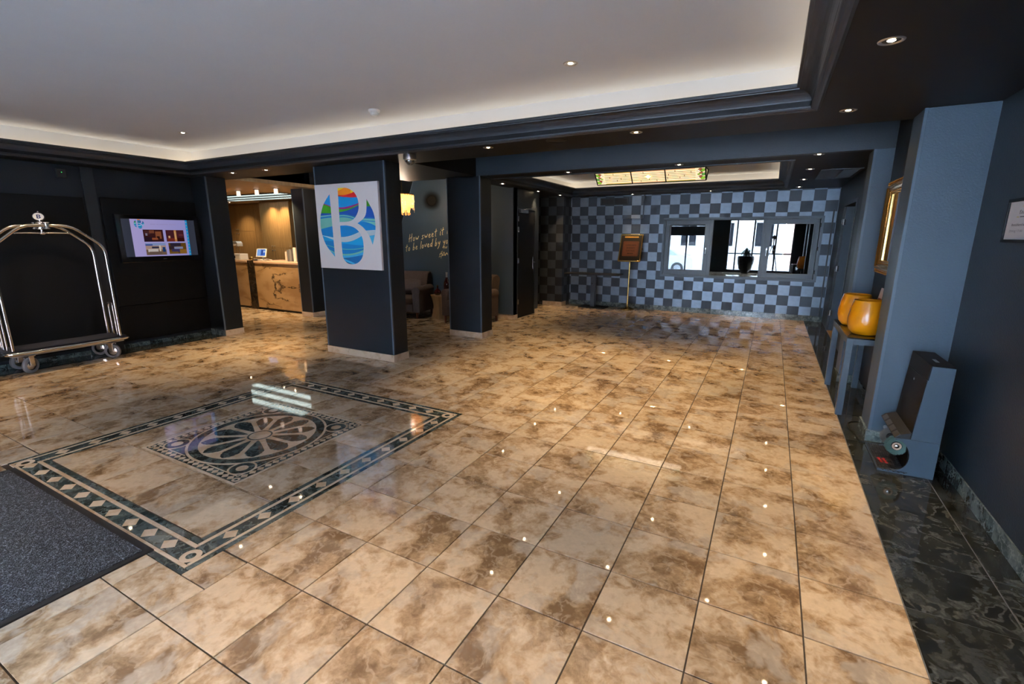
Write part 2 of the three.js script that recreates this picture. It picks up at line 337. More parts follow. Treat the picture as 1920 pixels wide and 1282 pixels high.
// ---- the inlay: one part of the floor, every cut stone a piece of it
const inlay = group('stone_inlay', floor);
const flatPiece = (pts, hol = [], y = 0) => {                           // outline in (x, z), top at y
  const g = extrude(pts.map(([x, z]) => [x, -z]), 0.006, 0, hol.map((h) => h.map(([x, z]) => [x, -z])));
  return worldUV(g.rotateX(-Math.PI / 2).translate(0, y - 0.006, 0));
};
const off = (g, du, dv) => { const u = g.attributes.uv; for (let i = 0; i < u.count; i++) u.setXY(i, u.getX(i) + du, u.getY(i) + dv); return g; };
const stone = (name, g, m) => mesh(name, off(g, rnd(), rnd()), m, inlay);
{
  // frame: strips from the outside in: dark, cream, dark band with diamonds, cream, dark
  const strips = [[0, 0.032, M.green], [0.034, 0.053, M.cream], [0.055, 0.143, M.green], [0.146, 0.168, M.cream], [0.170, FB - 0.002, M.green]];
  const { x0, x1, z0, z1 } = FR;
  for (const [a, b, m] of strips) {
    const n = m === M.cream ? 'cream_strip' : 'dark_strip';
    for (const [p, q, alongX, sign] of [[z1, 'near', true, -1], [z0, 'far', true, 1], [x1, 'right', false, -1], [x0, 'left', false, 1]]) {
      const lo = Math.min(p + sign * a, p + sign * b), hi = Math.max(p + sign * a, p + sign * b);
      if (alongX) {
        const e0 = x0 + a, e1 = x1 - a;                                 // near strip stops at the mat well where they overlap
        if (q === 'near' && b < 0.04) { stone(n, plate(MATW.x1 + 0.002, e1, lo, hi), m); continue; }
        for (let k = 0; k < 3; k++) stone(n, plate(e0 + (e1 - e0) * k / 3 + 0.0008, e0 + (e1 - e0) * (k + 1) / 3 - 0.0008, lo, hi), m);
      } else {
        const e0 = z0 + b + 0.002, e1 = z1 - b - 0.002;
        for (let k = 0; k < 3; k++) stone(n, plate(lo, hi, e0 + (e1 - e0) * k / 3 + 0.0008, e0 + (e1 - e0) * (k + 1) / 3 - 0.0008), m);
      }
    }
  }
  const Y = 0.0006, mid = 0.099, dh = 0.043;
  const diamond = (x, z, w) => stone('diamond', flatPiece([[x - w, z], [x, z + dh], [x + w, z], [x, z - dh]], [], Y), M.cream);
  for (let k = 1; k < 11; k++) { diamond(x1 - mid - 0.2 * k, z1 - mid, 0.052); diamond(x1 - mid - 0.2 * k, z0 + mid, 0.046); }
  for (let k = 1; k < 11; k++) { diamond(x1 - mid, z1 - mid - 0.005 - 0.1985 * k, 0.043); diamond(x0 + mid, z1 - mid - 0.005 - 0.1985 * k, 0.043); }
  for (const cx of [x0 + mid, x1 - mid]) for (const cz of [z0 + mid, z1 - mid]) stone('corner_ring', flatPiece(disc(cx, cz, 0.050), [disc(cx, cz, 0.024)], Y), M.cream);

  // centre panel
  const sq = (h) => [[CX - h, CZ - h], [CX - h, CZ + h], [CX + h, CZ + h], [CX + h, CZ - h]], H = CH - 0.002;
  stone('dark_ground', flatPiece(sq(CH - 0.024), [disc(CX, CZ, 0.507, 96).reverse()]), M.green);
  for (const s of [-1, 1]) {
    stone('cream_strip', plate(CX - H, CX + H, CZ + s * (H - 0.009) - 0.009, CZ + s * (H - 0.009) + 0.009), M.cream);
    stone('cream_strip', plate(CX + s * (H - 0.009) - 0.009, CX + s * (H - 0.009) + 0.009, CZ - H + 0.02, CZ + H - 0.02), M.cream);
    // thin cream lines between the diamond border and the corner fields
    for (const e of [-1, 1]) {
      const a = 0.14, b = 0.494;
      stone('cream_strip', plate(Math.min(CX + e * a, CX + e * b), Math.max(CX + e * a, CX + e * b), CZ + s * 0.494 - 0.006, CZ + s * 0.494 + 0.006, 0, 0, false, 0.0006), M.cream);
      stone('cream_strip', plate(CX + s * 0.494 - 0.006, CX + s * 0.494 + 0.006, Math.min(CZ + e * a, CZ + e * b), Math.max(CZ + e * a, CZ + e * b), 0, 0, false, 0.0006), M.cream);
    }
  }
  const n = 18, step = 2 * 0.527 / n;
  for (let k = 1; k < n; k++) for (const s of [-1, 1]) {
    const t = -0.527 + step * k;
    const d = (x, z) => stone('diamond', flatPiece([[x - 0.027, z], [x, z + 0.027], [x + 0.027, z], [x, z - 0.027]], [], 0.0006), M.cream);
    d(CX + t, CZ + s * 0.527); d(CX + s * 0.527, CZ + t);
  }
  for (const sx of [-1, 1]) for (const sz of [-1, 1]) {
    stone('corner_ring', flatPiece(disc(CX + sx * 0.527, CZ + sz * 0.527, 0.027, 24), [disc(CX + sx * 0.527, CZ + sz * 0.527, 0.013, 16).reverse()], 0.0008), M.cream);
    const x = CX + sx * 0.41, z = CZ + sz * 0.41;
    stone('corner_ring', flatPiece(disc(x, z, 0.094), [disc(x, z, 0.080).reverse()], 0.0007), M.cream);
    stone('corner_disc', flatPiece(disc(x, z, 0.079), [disc(x, z, 0.041).reverse()], 0.0007), M.green);
    stone('corner_centre', flatPiece(disc(x, z, 0.040), [], 0.0007), M.cream);
  }
  stone('wheel_ring', flatPiece(disc(CX, CZ, 0.505, 96), [disc(CX, CZ, 0.487, 96).reverse()], 0.0004), M.cream);
  stone('wheel_ring', flatPiece(disc(CX, CZ, 0.486, 96), [disc(CX, CZ, 0.424, 96).reverse()], 0.0004), M.green);
  stone('wheel_disc', flatPiece(disc(CX, CZ, 0.423, 96)), M.cream);
  stone('hub_ring', flatPiece(disc(CX, CZ, 0.093, 48), [disc(CX, CZ, 0.080, 48).reverse()], 0.0008), M.green);
  stone('hub_disc', flatPiece(disc(CX, CZ, 0.079, 48), [], 0.0008), M.cream);
  for (let k = 0; k < 12; k++) {                                        // twelve lobed petals
    const a = (k + 0.35) * Math.PI / 6, pts = [], half = [[0.108, 0.004], [0.16, 0.022], [0.24, 0.046], [0.30, 0.060], [0.315, 0.066], [0.335, 0.064], [0.345, 0.056], [0.362, 0.055], [0.375, 0.043], [0.388, 0.038], [0.400, 0.018], [0.410, 0.006]];
    for (const [r, w] of half) pts.push([r, w]);
    for (const [r, w] of half.slice().reverse()) pts.push([r, -w]);
    stone('petal', flatPiece(pts.map(([r, w]) => [CX + r * Math.cos(a) - w * Math.sin(a), CZ + r * Math.sin(a) + w * Math.cos(a)]), [], 0.0005), M.green);
  }
}
// ---- doormat in its well
{
  const t = info(group('doormat', scene, (MATW.x0 + MATW.x1) / 2, 0, (MATW.z0 + MATW.z1) / 2), 'charcoal pile entrance mat with a black rubber edge set into the marble floor', 'doormat');
  const w = (MATW.x1 - MATW.x0) / 2 - 0.003, d = (MATW.z1 - MATW.z0) / 2 - 0.003, e = 0.035;
  mesh('pile', box(-w + e, w - e, -0.006, 0.010, -d + e, d - e, 0.004), M.mat, t);
  mesh('rubber_edge', merge(box(-w, w, -0.006, 0.004, -d, -d + e), box(-w, w, -0.006, 0.004, d - e, d), box(-w, -w + e, -0.006, 0.004, -d + e, d - e), box(w - e, w, -0.006, 0.004, -d + e, d - e)), M.matEdge, t);
}

// ================================================================ WALLS, PILLARS, CEILINGS
const SO = 2.44, TOP = 2.76, ZF = -10.55;
const wall = (name, geo, m = M.paint) => struct(name, geo, m);
// left wall with its two panels and the narrow pilaster between them
wall('wall_left', box(-8.12, -7.97, 0, TOP, -4.65, 2.65));
{
  const t = info(group('wall_panel'), 'large flat dark board on the left wall behind the luggage cart', 'wall panel'); t.position.set(-7.97, 0, 0);
  mesh('board', box(0, 0.03, 0.10, 2.055, -2.96, -1.20, 0.004), M.paintDark, t);
  const q = info(group('wall_panel'), 'flat dark board on the left wall carrying the television', 'wall panel'); q.position.set(-7.97, 0, 0);
  mesh('board', box(0, 0.03, 0.605, 2.07, -4.345, -3.145, 0.004), M.paintDark, q);
  struct('pilaster', box(-7.97, -7.95, 0.0, SO, -3.12, -2.99, 0.004), M.paintPlain);
  struct('pilaster_lining', box(-7.97, -7.955, 0.1, 0.60, -4.345, -3.145, 0.003), M.paintDark);
}
// front wall behind the camera: glazed entrance and shop window
const W1 = { x0: -4.4, x1: -2.7, y0: 0, y1: 2.1 }, W2 = { x0: -1.78, x1: 0.78, y0: 0.07, y1: 2.32 };
wall('wall_front', merge(box(-8.12, W1.x0, 0, TOP, 2.5, 2.65), box(W1.x1, W2.x0, 0, TOP, 2.5, 2.65), box(W2.x1, 1.45, 0, TOP, 2.5, 2.65),
  box(W1.x0, W1.x1, W1.y1, TOP, 2.5, 2.65), box(W2.x0, W2.x1, W2.y1, TOP, 2.5, 2.65), box(W2.x0, W2.x1, 0, W2.y0, 2.5, 2.65)));
function glazing(name, label, w, posts, rails) {
  const g = info(group(name), label, null, null, 'structure'), f = 0.05, parts = [];
  parts.push(box(w.x0, w.x0 + f, w.y0 + f, w.y1 - f, 2.53, 2.60), box(w.x1 - f, w.x1, w.y0 + f, w.y1 - f, 2.53, 2.60), box(w.x0, w.x1, w.y1 - f, w.y1, 2.53, 2.60), box(w.x0, w.x1, w.y0, w.y0 + f, 2.53, 2.60));
  for (const p of posts) parts.push(box(p - 0.03, p + 0.03, w.y0 + f, w.y1 - f, 2.532, 2.598));
  for (const [y, h] of rails) parts.push(box(w.x0 + f, w.x1 - f, y - h, y + h, 2.535, 2.595));
  mesh('window_frame', merge(parts), M.frame, g);
  const edges = [w.x0 + f, ...posts, w.x1 - f];
  for (let i = 0; i + 1 < edges.length; i++) mesh('pane', box(edges[i] + 0.02, edges[i + 1] - 0.02, w.y0 + 0.03, w.y1 - 0.03, 2.562, 2.568), M.pane, g);
}
glazing('window_2', 'glazed entrance front behind the camera', W1, [-3.55], [[1.83, 0.21]]);
glazing('window_3', 'tall shop window behind the camera', W2, [-1.44, -0.76, 0.11], [[0.84, 0.025]]);
// right wall: near stretch, niche stretch, doorway and far stretch
wall('wall_right', box(1.21, 1.45, 0, TOP, -4.74, 2.65), M.paintMid);
wall('wall_niche', merge(box(0.97, 1.12, 0, TOP, -8.25, -4.74), box(0.97, 1.12, 2.075, TOP, -9.62, -8.25), box(0.97, 1.12, 0, TOP, ZF - 0.15, -9.62)));
{ // small room behind the open door
  wall('wall_side_room', merge(box(2.5, 2.6, 0, TOP, ZF, -7.9), box(1.12, 2.6, 0, TOP, -8.0, -7.9), box(1.12, 2.6, 0, TOP, ZF - 0.15, ZF + 0.1)), M.paintPlain);
  struct('threshold', box(0.972, 1.118, -0.005, 0.012, -9.60, -8.27, 0.003), M.wood);
  struct('side_room_flooring', box(1.12, 2.5, -0.005, 0.004, ZF + 0.1, -8.0), M.wood);
}
// far wall: checked wallpaper round a three-part window
const WN = { x0: -2.06, x1: 0.775, y0: 0.752, y1: 1.945 };
wall('wall_back', merge(box(-4.15, WN.x0, 0, TOP, ZF - 0.15, ZF), box(WN.x1, 0.97, 0, TOP, ZF - 0.15, ZF), box(WN.x0, WN.x1, 0, WN.y0, ZF - 0.15, ZF), box(WN.x0, WN.x1, WN.y1, TOP, ZF - 0.15, ZF)), M.wallpaper);
struct('trim_1', box(-4.15, -2.50, 1.955, SO, ZF, ZF + 0.055, 0.003), M.wallpaper);             // boxed-out upper strip on the left
struct('trim_2', box(0.90, 0.925, 0.1, 2.06, ZF, ZF + 0.02, 0.004), M.paintPlain);              // slim bead near the right corner
// dark lounge behind that window
wall('wall_lounge', merge(box(-3.2, 1.6, 0, TOP, -14.2, -14.1), box(-3.3, -3.2, 0, TOP, -14.2, ZF - 0.15), box(1.6, 1.7, 0, TOP, -14.2, ZF - 0.15), box(-3.3, 1.7, -0.1, 0, -14.2, ZF - 0.15), box(-3.3, 1.7, TOP, TOP + 0.1, -14.2, ZF - 0.15)), M.paintDark);
// alcove on the left of the far wall, the service door wall, the sitting-room wall, the partition beside the reception
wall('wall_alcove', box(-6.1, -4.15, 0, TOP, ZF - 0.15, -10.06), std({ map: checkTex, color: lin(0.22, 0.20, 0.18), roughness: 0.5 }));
wall('wall_service', merge(box(-4.37, -4.25, 0, TOP, -8.06, -7.95), box(-4.37, -4.25, 0, TOP, -9.0, -8.80), box(-4.37, -4.25, 2.085, TOP, -8.80, -8.06), box(-6.1, -4.37, 0, TOP, -9.0, -8.9), box(-6.2, -6.1, 0, TOP, -10.3, -8.9)), M.paintPlain);
wall('wall_sitting', box(-8.15, -4.25, 0, TOP, -8.06, -7.95), M.paint);
wall('wall_partition', box(-8.17, -8.03, 0, TOP, -9.2, -6.58), M.paintPlain);
wall('wall_reception', merge(box(-14.2, -8.12, 0, TOP, -4.65, -4.5), box(-14.3, -14.2, 0, TOP, -9.2, -4.5), box(-14.2, -8.06, 0, TOP, -9.2, -9.05)), M.woodLight);

// pillars
function pillar(label, x0, x1, z0, z1, m = M.paint, bead = 0.018) {
  const g = info(group('pillar', scene, (x0 + x1) / 2, 0, (z0 + z1) / 2), label, null, null, 'structure'), w = (x1 - x0) / 2, d = (z1 - z0) / 2;
  mesh('shaft', box(-w, w, 0, SO, -d, d, 0.004), m, g);
  const b = bead, c = [];
  for (const sx of [-1, 1]) c.push(box(sx * w - (sx > 0 ? b : -0.0025) + (sx > 0 ? 0.0025 : -0.005), sx * w + (sx > 0 ? 0.0025 : b), 0.09, SO, d - b, d + 0.0035, 0.0015));
  mesh('corner_bead', merge(c), M.bead, g);
  return g;
}
pillar('broad dark pillar with the round logo poster on its front', -5.30, -4.10, -4.69, -4.42);
pillar('narrow dark pillar in front of the armchairs', -4.49, -3.885, -6.5, -6.18);
pillar('slim dark pillar to the right of the reception opening', -8.18, -7.86, -6.58, -6.26);
pillar('slim dark pillar beside the television', -8.0, -7.585, -4.65, -4.345);
pillar('blue-grey pillar beside the shoe polishing machine', 0.82, 1.30, -4.74, -4.42, M.paintBlue);
pillar('narrow blue-grey pillar behind the console table', 0.80, 1.0, -6.48, -6.18, M.paintBlue);
struct('threshold_strip', box(-4.26, -4.23, 0, 0.09, -8.98, -8.82), M.cream);

// baseboards, cut stone by stone
function baseboard(name, x0, x1, z0, z1, m, h = 0.09, len = 0.4) {
  const g = info(group(name), null, null, null, 'structure'), alongX = x1 - x0 > z1 - z0, L = alongX ? x1 - x0 : z1 - z0, n = Math.max(1, Math.round(L / len));
  for (let k = 0; k < n; k++) {
    const a = L * k / n + (k ? 0.001 : 0), b = L * (k + 1) / n - 0.001;
    mesh('stone', off(alongX ? box(x0 + a, x0 + b, 0, h, z0, z1, 0.0025) : box(x0, x1, 0, h, z0 + a, z0 + b, 0.0025), rnd(), rnd()), m, g);
  }
}
baseboard('baseboard_right', 1.200, 1.21, -4.42, 2.5, M.greenLight, 0.10);
baseboard('baseboard_back', -4.15, 0.97, ZF, ZF + 0.018, M.greenLight, 0.105);
baseboard('baseboard_left', -7.97, -7.952, -4.345, 2.5, M.green, 0.06);
baseboard('baseboard_niche', 0.955, 0.97, -6.18, -4.74, M.greenLight);
baseboard('baseboard_sitting', -8.03, -4.25, -7.95, -7.935, M.cream);
baseboard('baseboard_service', -4.25, -4.235, -8.06, -7.935, M.cream);
baseboard('baseboard_alcove', -4.62, -4.135, -10.06, -10.045, M.cream, 0.10);
baseboard('baseboard_alcove_end', -4.15, -4.135, -10.30, -10.06, M.cream, 0.10);
for (const [n, x0, x1, z0, z1, m, sides] of [['pillar_poster', -5.30, -4.10, -4.69, -4.42, M.cream, 'fr'], ['pillar_armchair', -4.49, -3.885, -6.5, -6.18, M.cream, 'fr'], ['pillar_reception', -8.18, -7.86, -6.58, -6.26, M.cream, 'fr'],
  ['pillar_television', -7.95, -7.585, -4.65, -4.345, M.cream, 'fr'], ['pillar_polisher', 0.82, 1.21, -4.74, -4.42, M.greenLight, 'fl'], ['pillar_console', 0.80, 0.97, -6.48, -6.18, M.greenLight, 'fl']]) {
  baseboard('baseboard_' + n, x0 - (sides === 'fl' ? 0.015 : 0), x1 + (sides === 'fr' ? 0.015 : 0), z1, z1 + 0.015, n === 'pillar_television' ? M.greenLight : m, 0.09);
  if (sides === 'fr') baseboard('baseboard_' + n, x1, x1 + 0.015, z0, z1, m); else baseboard('baseboard_' + n, x0 - 0.015, x0, z0, z1, m);
}

// ---- ceilings. T1: lit tray over the lobby, T2: lit tray over the far zone, a deep slot between them
const T1 = { x0: -7.42, x1: 0.13, z0: -4.05, z1: 1.7 }, T2 = { x0: -3.93, x1: 0.07, z0: -10.02, z1: -6.62 }, SB = -4.78, BM = -6.18;
const slab = (x0, x1, z0, z1, y0 = SO, y1 = 2.5) => box(x0, x1, y0, y1, z0, z1);
struct('ceiling_soffit', merge(slab(-8.12, T1.x0, SB, 2.65), slab(T1.x1, 1.45, SB, 2.65), slab(T1.x0, T1.x1, SB, T1.z0), slab(T1.x0, T1.x1, T1.z1, 2.65),
  slab(-6.2, T2.x0, ZF - 0.1, -8.06), slab(-4.37, T2.x0, -8.06, BM - 0.1), slab(T2.x1, 0.97, ZF - 0.1, BM - 0.1), slab(T2.x0, T2.x1, ZF - 0.1, T2.z0), slab(T2.x0, T2.x1, T2.z1, BM - 0.1),
  slab(-5.30, -3.95, BM - 0.1, SB)), M.soffit);
struct('beam', merge(box(-3.95, 0.97, SO, TOP, BM - 0.1, BM)), M.paintMid);                          // face over the near edge of the far zone
struct('beam', merge(box(-4.0, -3.95, 2.5, TOP, -6.32, SB), box(-7.7, 1.3, 2.5, TOP, SB, SB + 0.08), box(-5.3, -5.2, 2.5, TOP, -6.32, SB), box(-5.3, -3.95, 2.5, TOP, -6.4, -6.32)), M.paintDark);
struct('ceiling_void', box(-14.3, 2.6, TOP, TOP + 0.14, -10.7, 2.65), M.paintDark);
for (const [T, y, n] of [[T1, 2.75, 'ceiling'], [T2, 2.71, 'ceiling_far']]) {
  const o = 0.12;
  struct(n, box(T.x0 - o, T.x1 + o, y, y + 0.01, T.z0 - o, T.z1 + o), M.plaster);
  struct('cove_wall', merge(box(T.x0 - o - 0.02, T.x0 - o, 2.5, y, T.z0 - o, T.z1 + o), box(T.x1 + o, T.x1 + o + 0.02, 2.5, y, T.z0 - o, T.z1 + o),
    box(T.x0 - o, T.x1 + o, 2.5, y, T.z0 - o - 0.02, T.z0 - o), box(T.x0 - o, T.x1 + o, 2.5, y, T.z1 + o, T.z1 + o + 0.02)), M.white);
}
// crown moulding swept round each tray: [outwards from the tray edge, height]
function crown(T, yTop, name) {
  const prof = [[0.055, 2.44], [0.055, 2.428], [0.040, 2.424], [0.030, 2.430], [0.018, 2.430], [0.010, 2.437], [0.002, 2.437], [-0.002, 2.450], [0.004, 2.458]];
  for (let i = 0; i <= 8; i++) { const a = i / 8 * Math.PI / 2; prof.push([0.004 - 0.085 * (1 - Math.cos(a)) - 0.0 , 2.462 + 0.085 * Math.sin(a)]); }
  prof.push([-0.083, 2.553], [-0.097, 2.556], [-0.100, 2.562], [-0.100, yTop], [-0.086, yTop], [-0.02, 2.52], [0.055, 2.50]);
  const ring = ([o, y]) => [[T.x0 - o, y, T.z0 - o], [T.x1 + o, y, T.z0 - o], [T.x1 + o, y, T.z1 + o], [T.x0 - o, y, T.z1 + o]];
  const P = [], U = [];
  for (let k = 0; k + 1 < prof.length; k++) {
    const a = ring(prof[k]), b = ring(prof[k + 1]);
    for (let i = 0; i < 4; i++) { const j = (i + 1) % 4; for (const w of [a[i], b[i], b[j], a[i], b[j], a[j]]) { P.push(...w); U.push(w[0] + w[2], w[1]); } }
  }
  const g = new THREE.BufferGeometry(); g.setAttribute('position', new THREE.Float32BufferAttribute(P, 3)); g.setAttribute('uv', new THREE.Float32BufferAttribute(U, 2)); g.computeVertexNormals();
  return info(mesh(name, g, M.mould), null, null, null, 'structure');
}
crown(T1, 2.58, 'cornice'); crown(T2, 2.58, 'cornice');
// light strips lying in the coves
const stripMat = std({ color: 0x111111, emissive: new THREE.Color(1.0, 0.80, 0.55), emissiveIntensity: COVE * 0.5 });
function cove(T, label) {
  const t = info(group('light_strip'), label, 'light strip'), o = 0.045, w = 0.05;
  for (const [a, b, c, d] of [[T.x0 - o - w, T.x1 + o + w, T.z0 - o - w, T.z0 - o], [T.x0 - o - w, T.x1 + o + w, T.z1 + o, T.z1 + o + w], [T.x0 - o - w, T.x0 - o, T.z0 - o, T.z1 + o], [T.x1 + o, T.x1 + o + w, T.z0 - o, T.z1 + o]]) {
    mesh('glowing_strip', box(a, b, 2.502, 2.510, c, d), stripMat, t);
    const L = new THREE.RectAreaLight(new THREE.Color(1.0, 0.80, 0.55), COVE * 2, b - a, d - c);
    L.position.set((a + b) / 2, 2.513, (c + d) / 2); L.rotation.x = Math.PI / 2; L.castShadow = true; L.name = 'cove_light'; t.add(L);
  }
}
cove(T1, 'warm light strip hidden in the cove round the large white ceiling');
cove(T2, 'warm light strip hidden in the cove round the far ceiling tray');
// reception: timber ceiling with a louvred light panel
struct('ceiling_reception', box(-14.2, -7.66, SO, 2.5, -9.1, -4.7), M.woodLight);

// ================================================================ WINDOW IN THE FAR WALL, DOORS
{
  const g = info(group('window_1', scene, 0, 0, ZF), 'three-part grey window to a dark lounge in the checked wall', null, null, 'structure');
  const { x0, x1, y0, y1 } = WN, m1 = -1.125, m2 = -0.168;
  const ringBox = (a, b, c, d, w, z0, z1) => [box(a, b, c, c + w, z0, z1, 0.003), box(a, b, d - w, d, z0, z1, 0.003), box(a, a + w, c + w, d - w, z0, z1, 0.003), box(b - w, b, c + w, d - w, z0, z1, 0.003)];
  mesh('window_frame', merge(ringBox(x0 - 0.01, x1 + 0.01, y0 - 0.01, y1 + 0.01, 0.035, -0.10, 0.028), ringBox(x0 + 0.012, x1 - 0.012, y0 + 0.012, y1 - 0.012, 0.03, -0.10, 0.012),
    box(m1 - 0.033, m1 + 0.033, y0 + 0.042, y1 - 0.042, -0.09, 0.018, 0.003), box(m2 - 0.033, m2 + 0.033, y0 + 0.042, y1 - 0.042, -0.09, 0.018, 0.003),
    box(m1 - 0.008, m1 + 0.008, y0 + 0.03, y1 - 0.03, 0.018, 0.024, 0.002), box(m2 - 0.008, m2 + 0.008, y0 + 0.03, y1 - 0.03, 0.018, 0.024, 0.002)), M.frame, g);
  const glass = (a, b, c, d, p) => mesh('pane', box(a, b, c, d, -0.034, -0.028), M.paneDouble, p);
  const sash = (a, b, hx) => {
    const s = group('sash', g);
    mesh('sash_frame', merge(ringBox(a, b, y0 + 0.045, y1 - 0.045, 0.075, -0.07, 0.022), ringBox(a + 0.07, b - 0.07, y0 + 0.115, y1 - 0.115, 0.018, -0.06, 0.008)), M.frame, s);
    glass(a + 0.07, b - 0.07, y0 + 0.11, y1 - 0.11, s);
    mesh('handle', merge(box(hx - 0.012, hx + 0.012, 1.29, 1.37, 0.022, 0.032, 0.004), box(hx - 0.009, hx + 0.009, 1.21, 1.345, 0.036, 0.050, 0.005), rod([hx, 1.335, 0.02], [hx, 1.335, 0.05], 0.008)), M.blackGloss, s);
    mesh('handle_rosette', rod([hx, 1.335, 0.048], [hx, 1.335, 0.056], 0.011), M.chrome, s);
  };
  sash(x0 + 0.05, m1 - 0.028, m1 - 0.072); sash(m2 + 0.028, x1 - 0.05, m2 + 0.072);
  glass(m1 + 0.03, m2 - 0.03, y0 + 0.04, y1 - 0.04, g);
  for (const y of [0.93, 1.36, 1.79]) mesh('hinge', rod([x1 - 0.035, y - 0.035, 0.028], [x1 - 0.035, y + 0.035, 0.028], 0.008), M.blackGloss, g);
}
function hinge(p, x, y, z, d) { mesh('hinge', merge(rod([x, y - 0.05, z], [x, y + 0.05, z], 0.009), box(x - (d === 'x' ? 0.004 : 0.03), x + (d === 'x' ? 0.004 : 0.03), y - 0.045, y + 0.045, z - (d === 'x' ? 0.03 : 0.004), z + (d === 'x' ? 0.03 : 0.004))), M.chrome, p); }
{ // closed service door on the left
  const g = info(group('door_1', scene, -4.25, 0, 0), 'closed flush black service door with a closer', null, null, 'structure');
  mesh('leaf', box(-0.05, 0.004, 0.006, 2.07, -8.785, -8.075, 0.003), M.paintDark, g);
  mesh('door_frame', merge(box(-0.10, 0.012, 0, 2.11, -8.075, -8.045), box(-0.10, 0.012, 0, 2.11, -8.815, -8.785), box(-0.10, 0.0115, 2.075, 2.1095, -8.785, -8.075)), M.paintPlain, g);
  for (const y of [0.33, 1.12, 1.70, 1.895]) hinge(g, 0.014, y, -8.075, 'x');
  mesh('door_handle', merge(box(0.004, 0.012, 0.93, 1.17, -8.745, -8.705, 0.003), rod([0.01, 1.065, -8.725], [0.055, 1.065, -8.725], 0.009), rod([0.055, 1.065, -8.735], [0.055, 1.06, -8.60], 0.0095), rod([0.008, 0.975, -8.725], [0.018, 0.975, -8.725], 0.009)), M.chrome, g);
  mesh('door_closer', merge(box(0.004, 0.055, 2.005, 2.065, -8.42, -8.12, 0.006)), M.steel, g);
  mesh('closer_arm', merge(rod([0.03, 2.07, -8.25], [0.06, 2.105, -8.60], 0.009), rod([0.06, 2.105, -8.60], [0.05, 2.12, -8.76], 0.008), rod([0.03, 2.03, -8.25], [0.03, 2.08, -8.25], 0.012)), M.chrome, g);
}
{ // open door in the right wall, its leaf swung into the side room
  const g = info(group('door_2', scene, 0.97, 0, -9.60), 'open blue-grey door in the right wall', null, null, 'structure');
  mesh('leaf', box(0.025, 0.87, 0.012, 2.055, -0.03, 0.012, 0.003), M.paintBlue, g);
  mesh('door_frame', merge(box(-0.012, 0.02, 0, 2.11, -0.055, 0.0), box(-0.012, 0.16, 2.06, 2.11, -0.05, 1.36), box(-0.012, 0.16, 0, 2.11, 1.315, 1.365)), M.paintPlain, g);
  for (const y of [0.315, 1.06, 1.815]) hinge(g, 0.012, y, 0.014, 'z');
  mesh('latch_plate', merge(rod([-0.016, 1.60, -0.025], [-0.004, 1.60, -0.025], 0.008), rod([-0.016, 1.56, -0.025], [-0.004, 1.56, -0.025], 0.008)), M.chrome, g);
}

// ================================================================ LAMPS
const bulbMat = std({ color: 0x222222, emissive: new THREE.Color(1.0, 0.78, 0.50), emissiveIntensity: 80 });
function spotIn(g, power, angle, color = WARM, y = -0.012, tilt = [0, 0]) {
  const L = new THREE.SpotLight(color, power, 0, angle, 1.0, 2); L.position.set(0, y, 0); L.target.position.set(tilt[0], y - 2, tilt[1]);
  L.castShadow = true; L.shadow.radius = 1; L.name = 'halogen_light'; g.add(L, L.target);
}
const rimG = lathe([[0.030, 0.012], [0.034, 0.004], [0.038, -0.003], [0.046, -0.005], [0.051, -0.003], [0.0525, 0.0]], 36);
const cupG = lathe([[0.012, 0.030], [0.024, 0.022], [0.031, 0.010], [0.0315, 0.004]], 32);
const bulbG = lathe([[0, -0.004], [0.012, -0.003], [0.020, 0.002], [0.021, 0.010], [0.014, 0.022], [0, 0.026]], 24);
let lampSrc = null;
function downlight(x, y, z, label, k = 1, angle = R(31), dark = false) {
  let g;
  if (!lampSrc) {
    g = lampSrc = info(group('downlight'), label, 'downlight', 'recessed halogen downlights');
    mesh('trim_ring', rimG, M.steel, g); mesh('reflector', cupG, M.gunmetal, g); mesh('bulb', bulbG, bulbMat, g);
    g.position.set(x, y, z);
  } else {
    g = new THREE.Group(); g.name = numbered('downlight'); scene.add(g); g.position.set(x, y, z);
    for (const c of lampSrc.children) if (c.isMesh) { const m = c.clone(); m.name = numbered(c.name.replace(/_\d{3}$/, '')); g.add(m); }
    g.userData = { ...lampSrc.userData, label };
  }
  spotIn(g, SPOT * k, angle);
  return g;
}
const DS = 'halogen downlight in the dark ceiling ';
downlight(0.372, SO, -2.89, DS + 'nearest the top right corner');
downlight(0.364, SO, -4.25, DS + 'right beside the corner of the white tray');
downlight(-1.12, SO, -4.28, DS + 'in the strip before the beam, right of round speaker');
downlight(-2.60, SO, -4.30, DS + 'between the camera dome and the round speaker');
downlight(-6.12, SO, -4.33, DS + 'just left of the logo pillar top', 0.8);
downlight(-6.82, SO, -4.30, DS + 'at the top of the reception opening', 0.8);
downlight(-7.52, SO, -2.64, DS + 'above the luggage cart, right of the motion sensor', 0.45);
downlight(-7.52, SO, -2.12, DS + 'at the left picture edge over the cart', 0.5);
downlight(0.372, SO, -1.5, DS + 'on the right, out of the picture above, added', 1);  // unseen, added for the light on the near floor
downlight(0.372, SO, -0.1, DS + 'on the right, level with the viewer, unseen, added', 1);  // also out of view, added to brighten the near floor
downlight(-7.52, SO, -0.8, DS + 'on the left, out of the picture', 0.5);
downlight(0.335, 2.44, -6.28, DS + 'just behind the beam, nearest of the right-hand row', 0.6);
downlight(0.325, 2.44, -7.56, DS + 'second from the beam in the right-hand row', 0.6);
downlight(0.315, 2.44, -8.85, DS + 'third from the beam in the right-hand row', 0.6);
downlight(0.305, 2.44, -10.12, DS + 'at the far right corner by the checked wall', 0.6);
downlight(-1.117, 2.44, -6.38, DS + 'on the beam edge above the stained-glass lamp', 0.9);
downlight(-2.59, 2.44, -6.41, DS + 'on the beam edge left of the stained-glass lamp', 0.9);
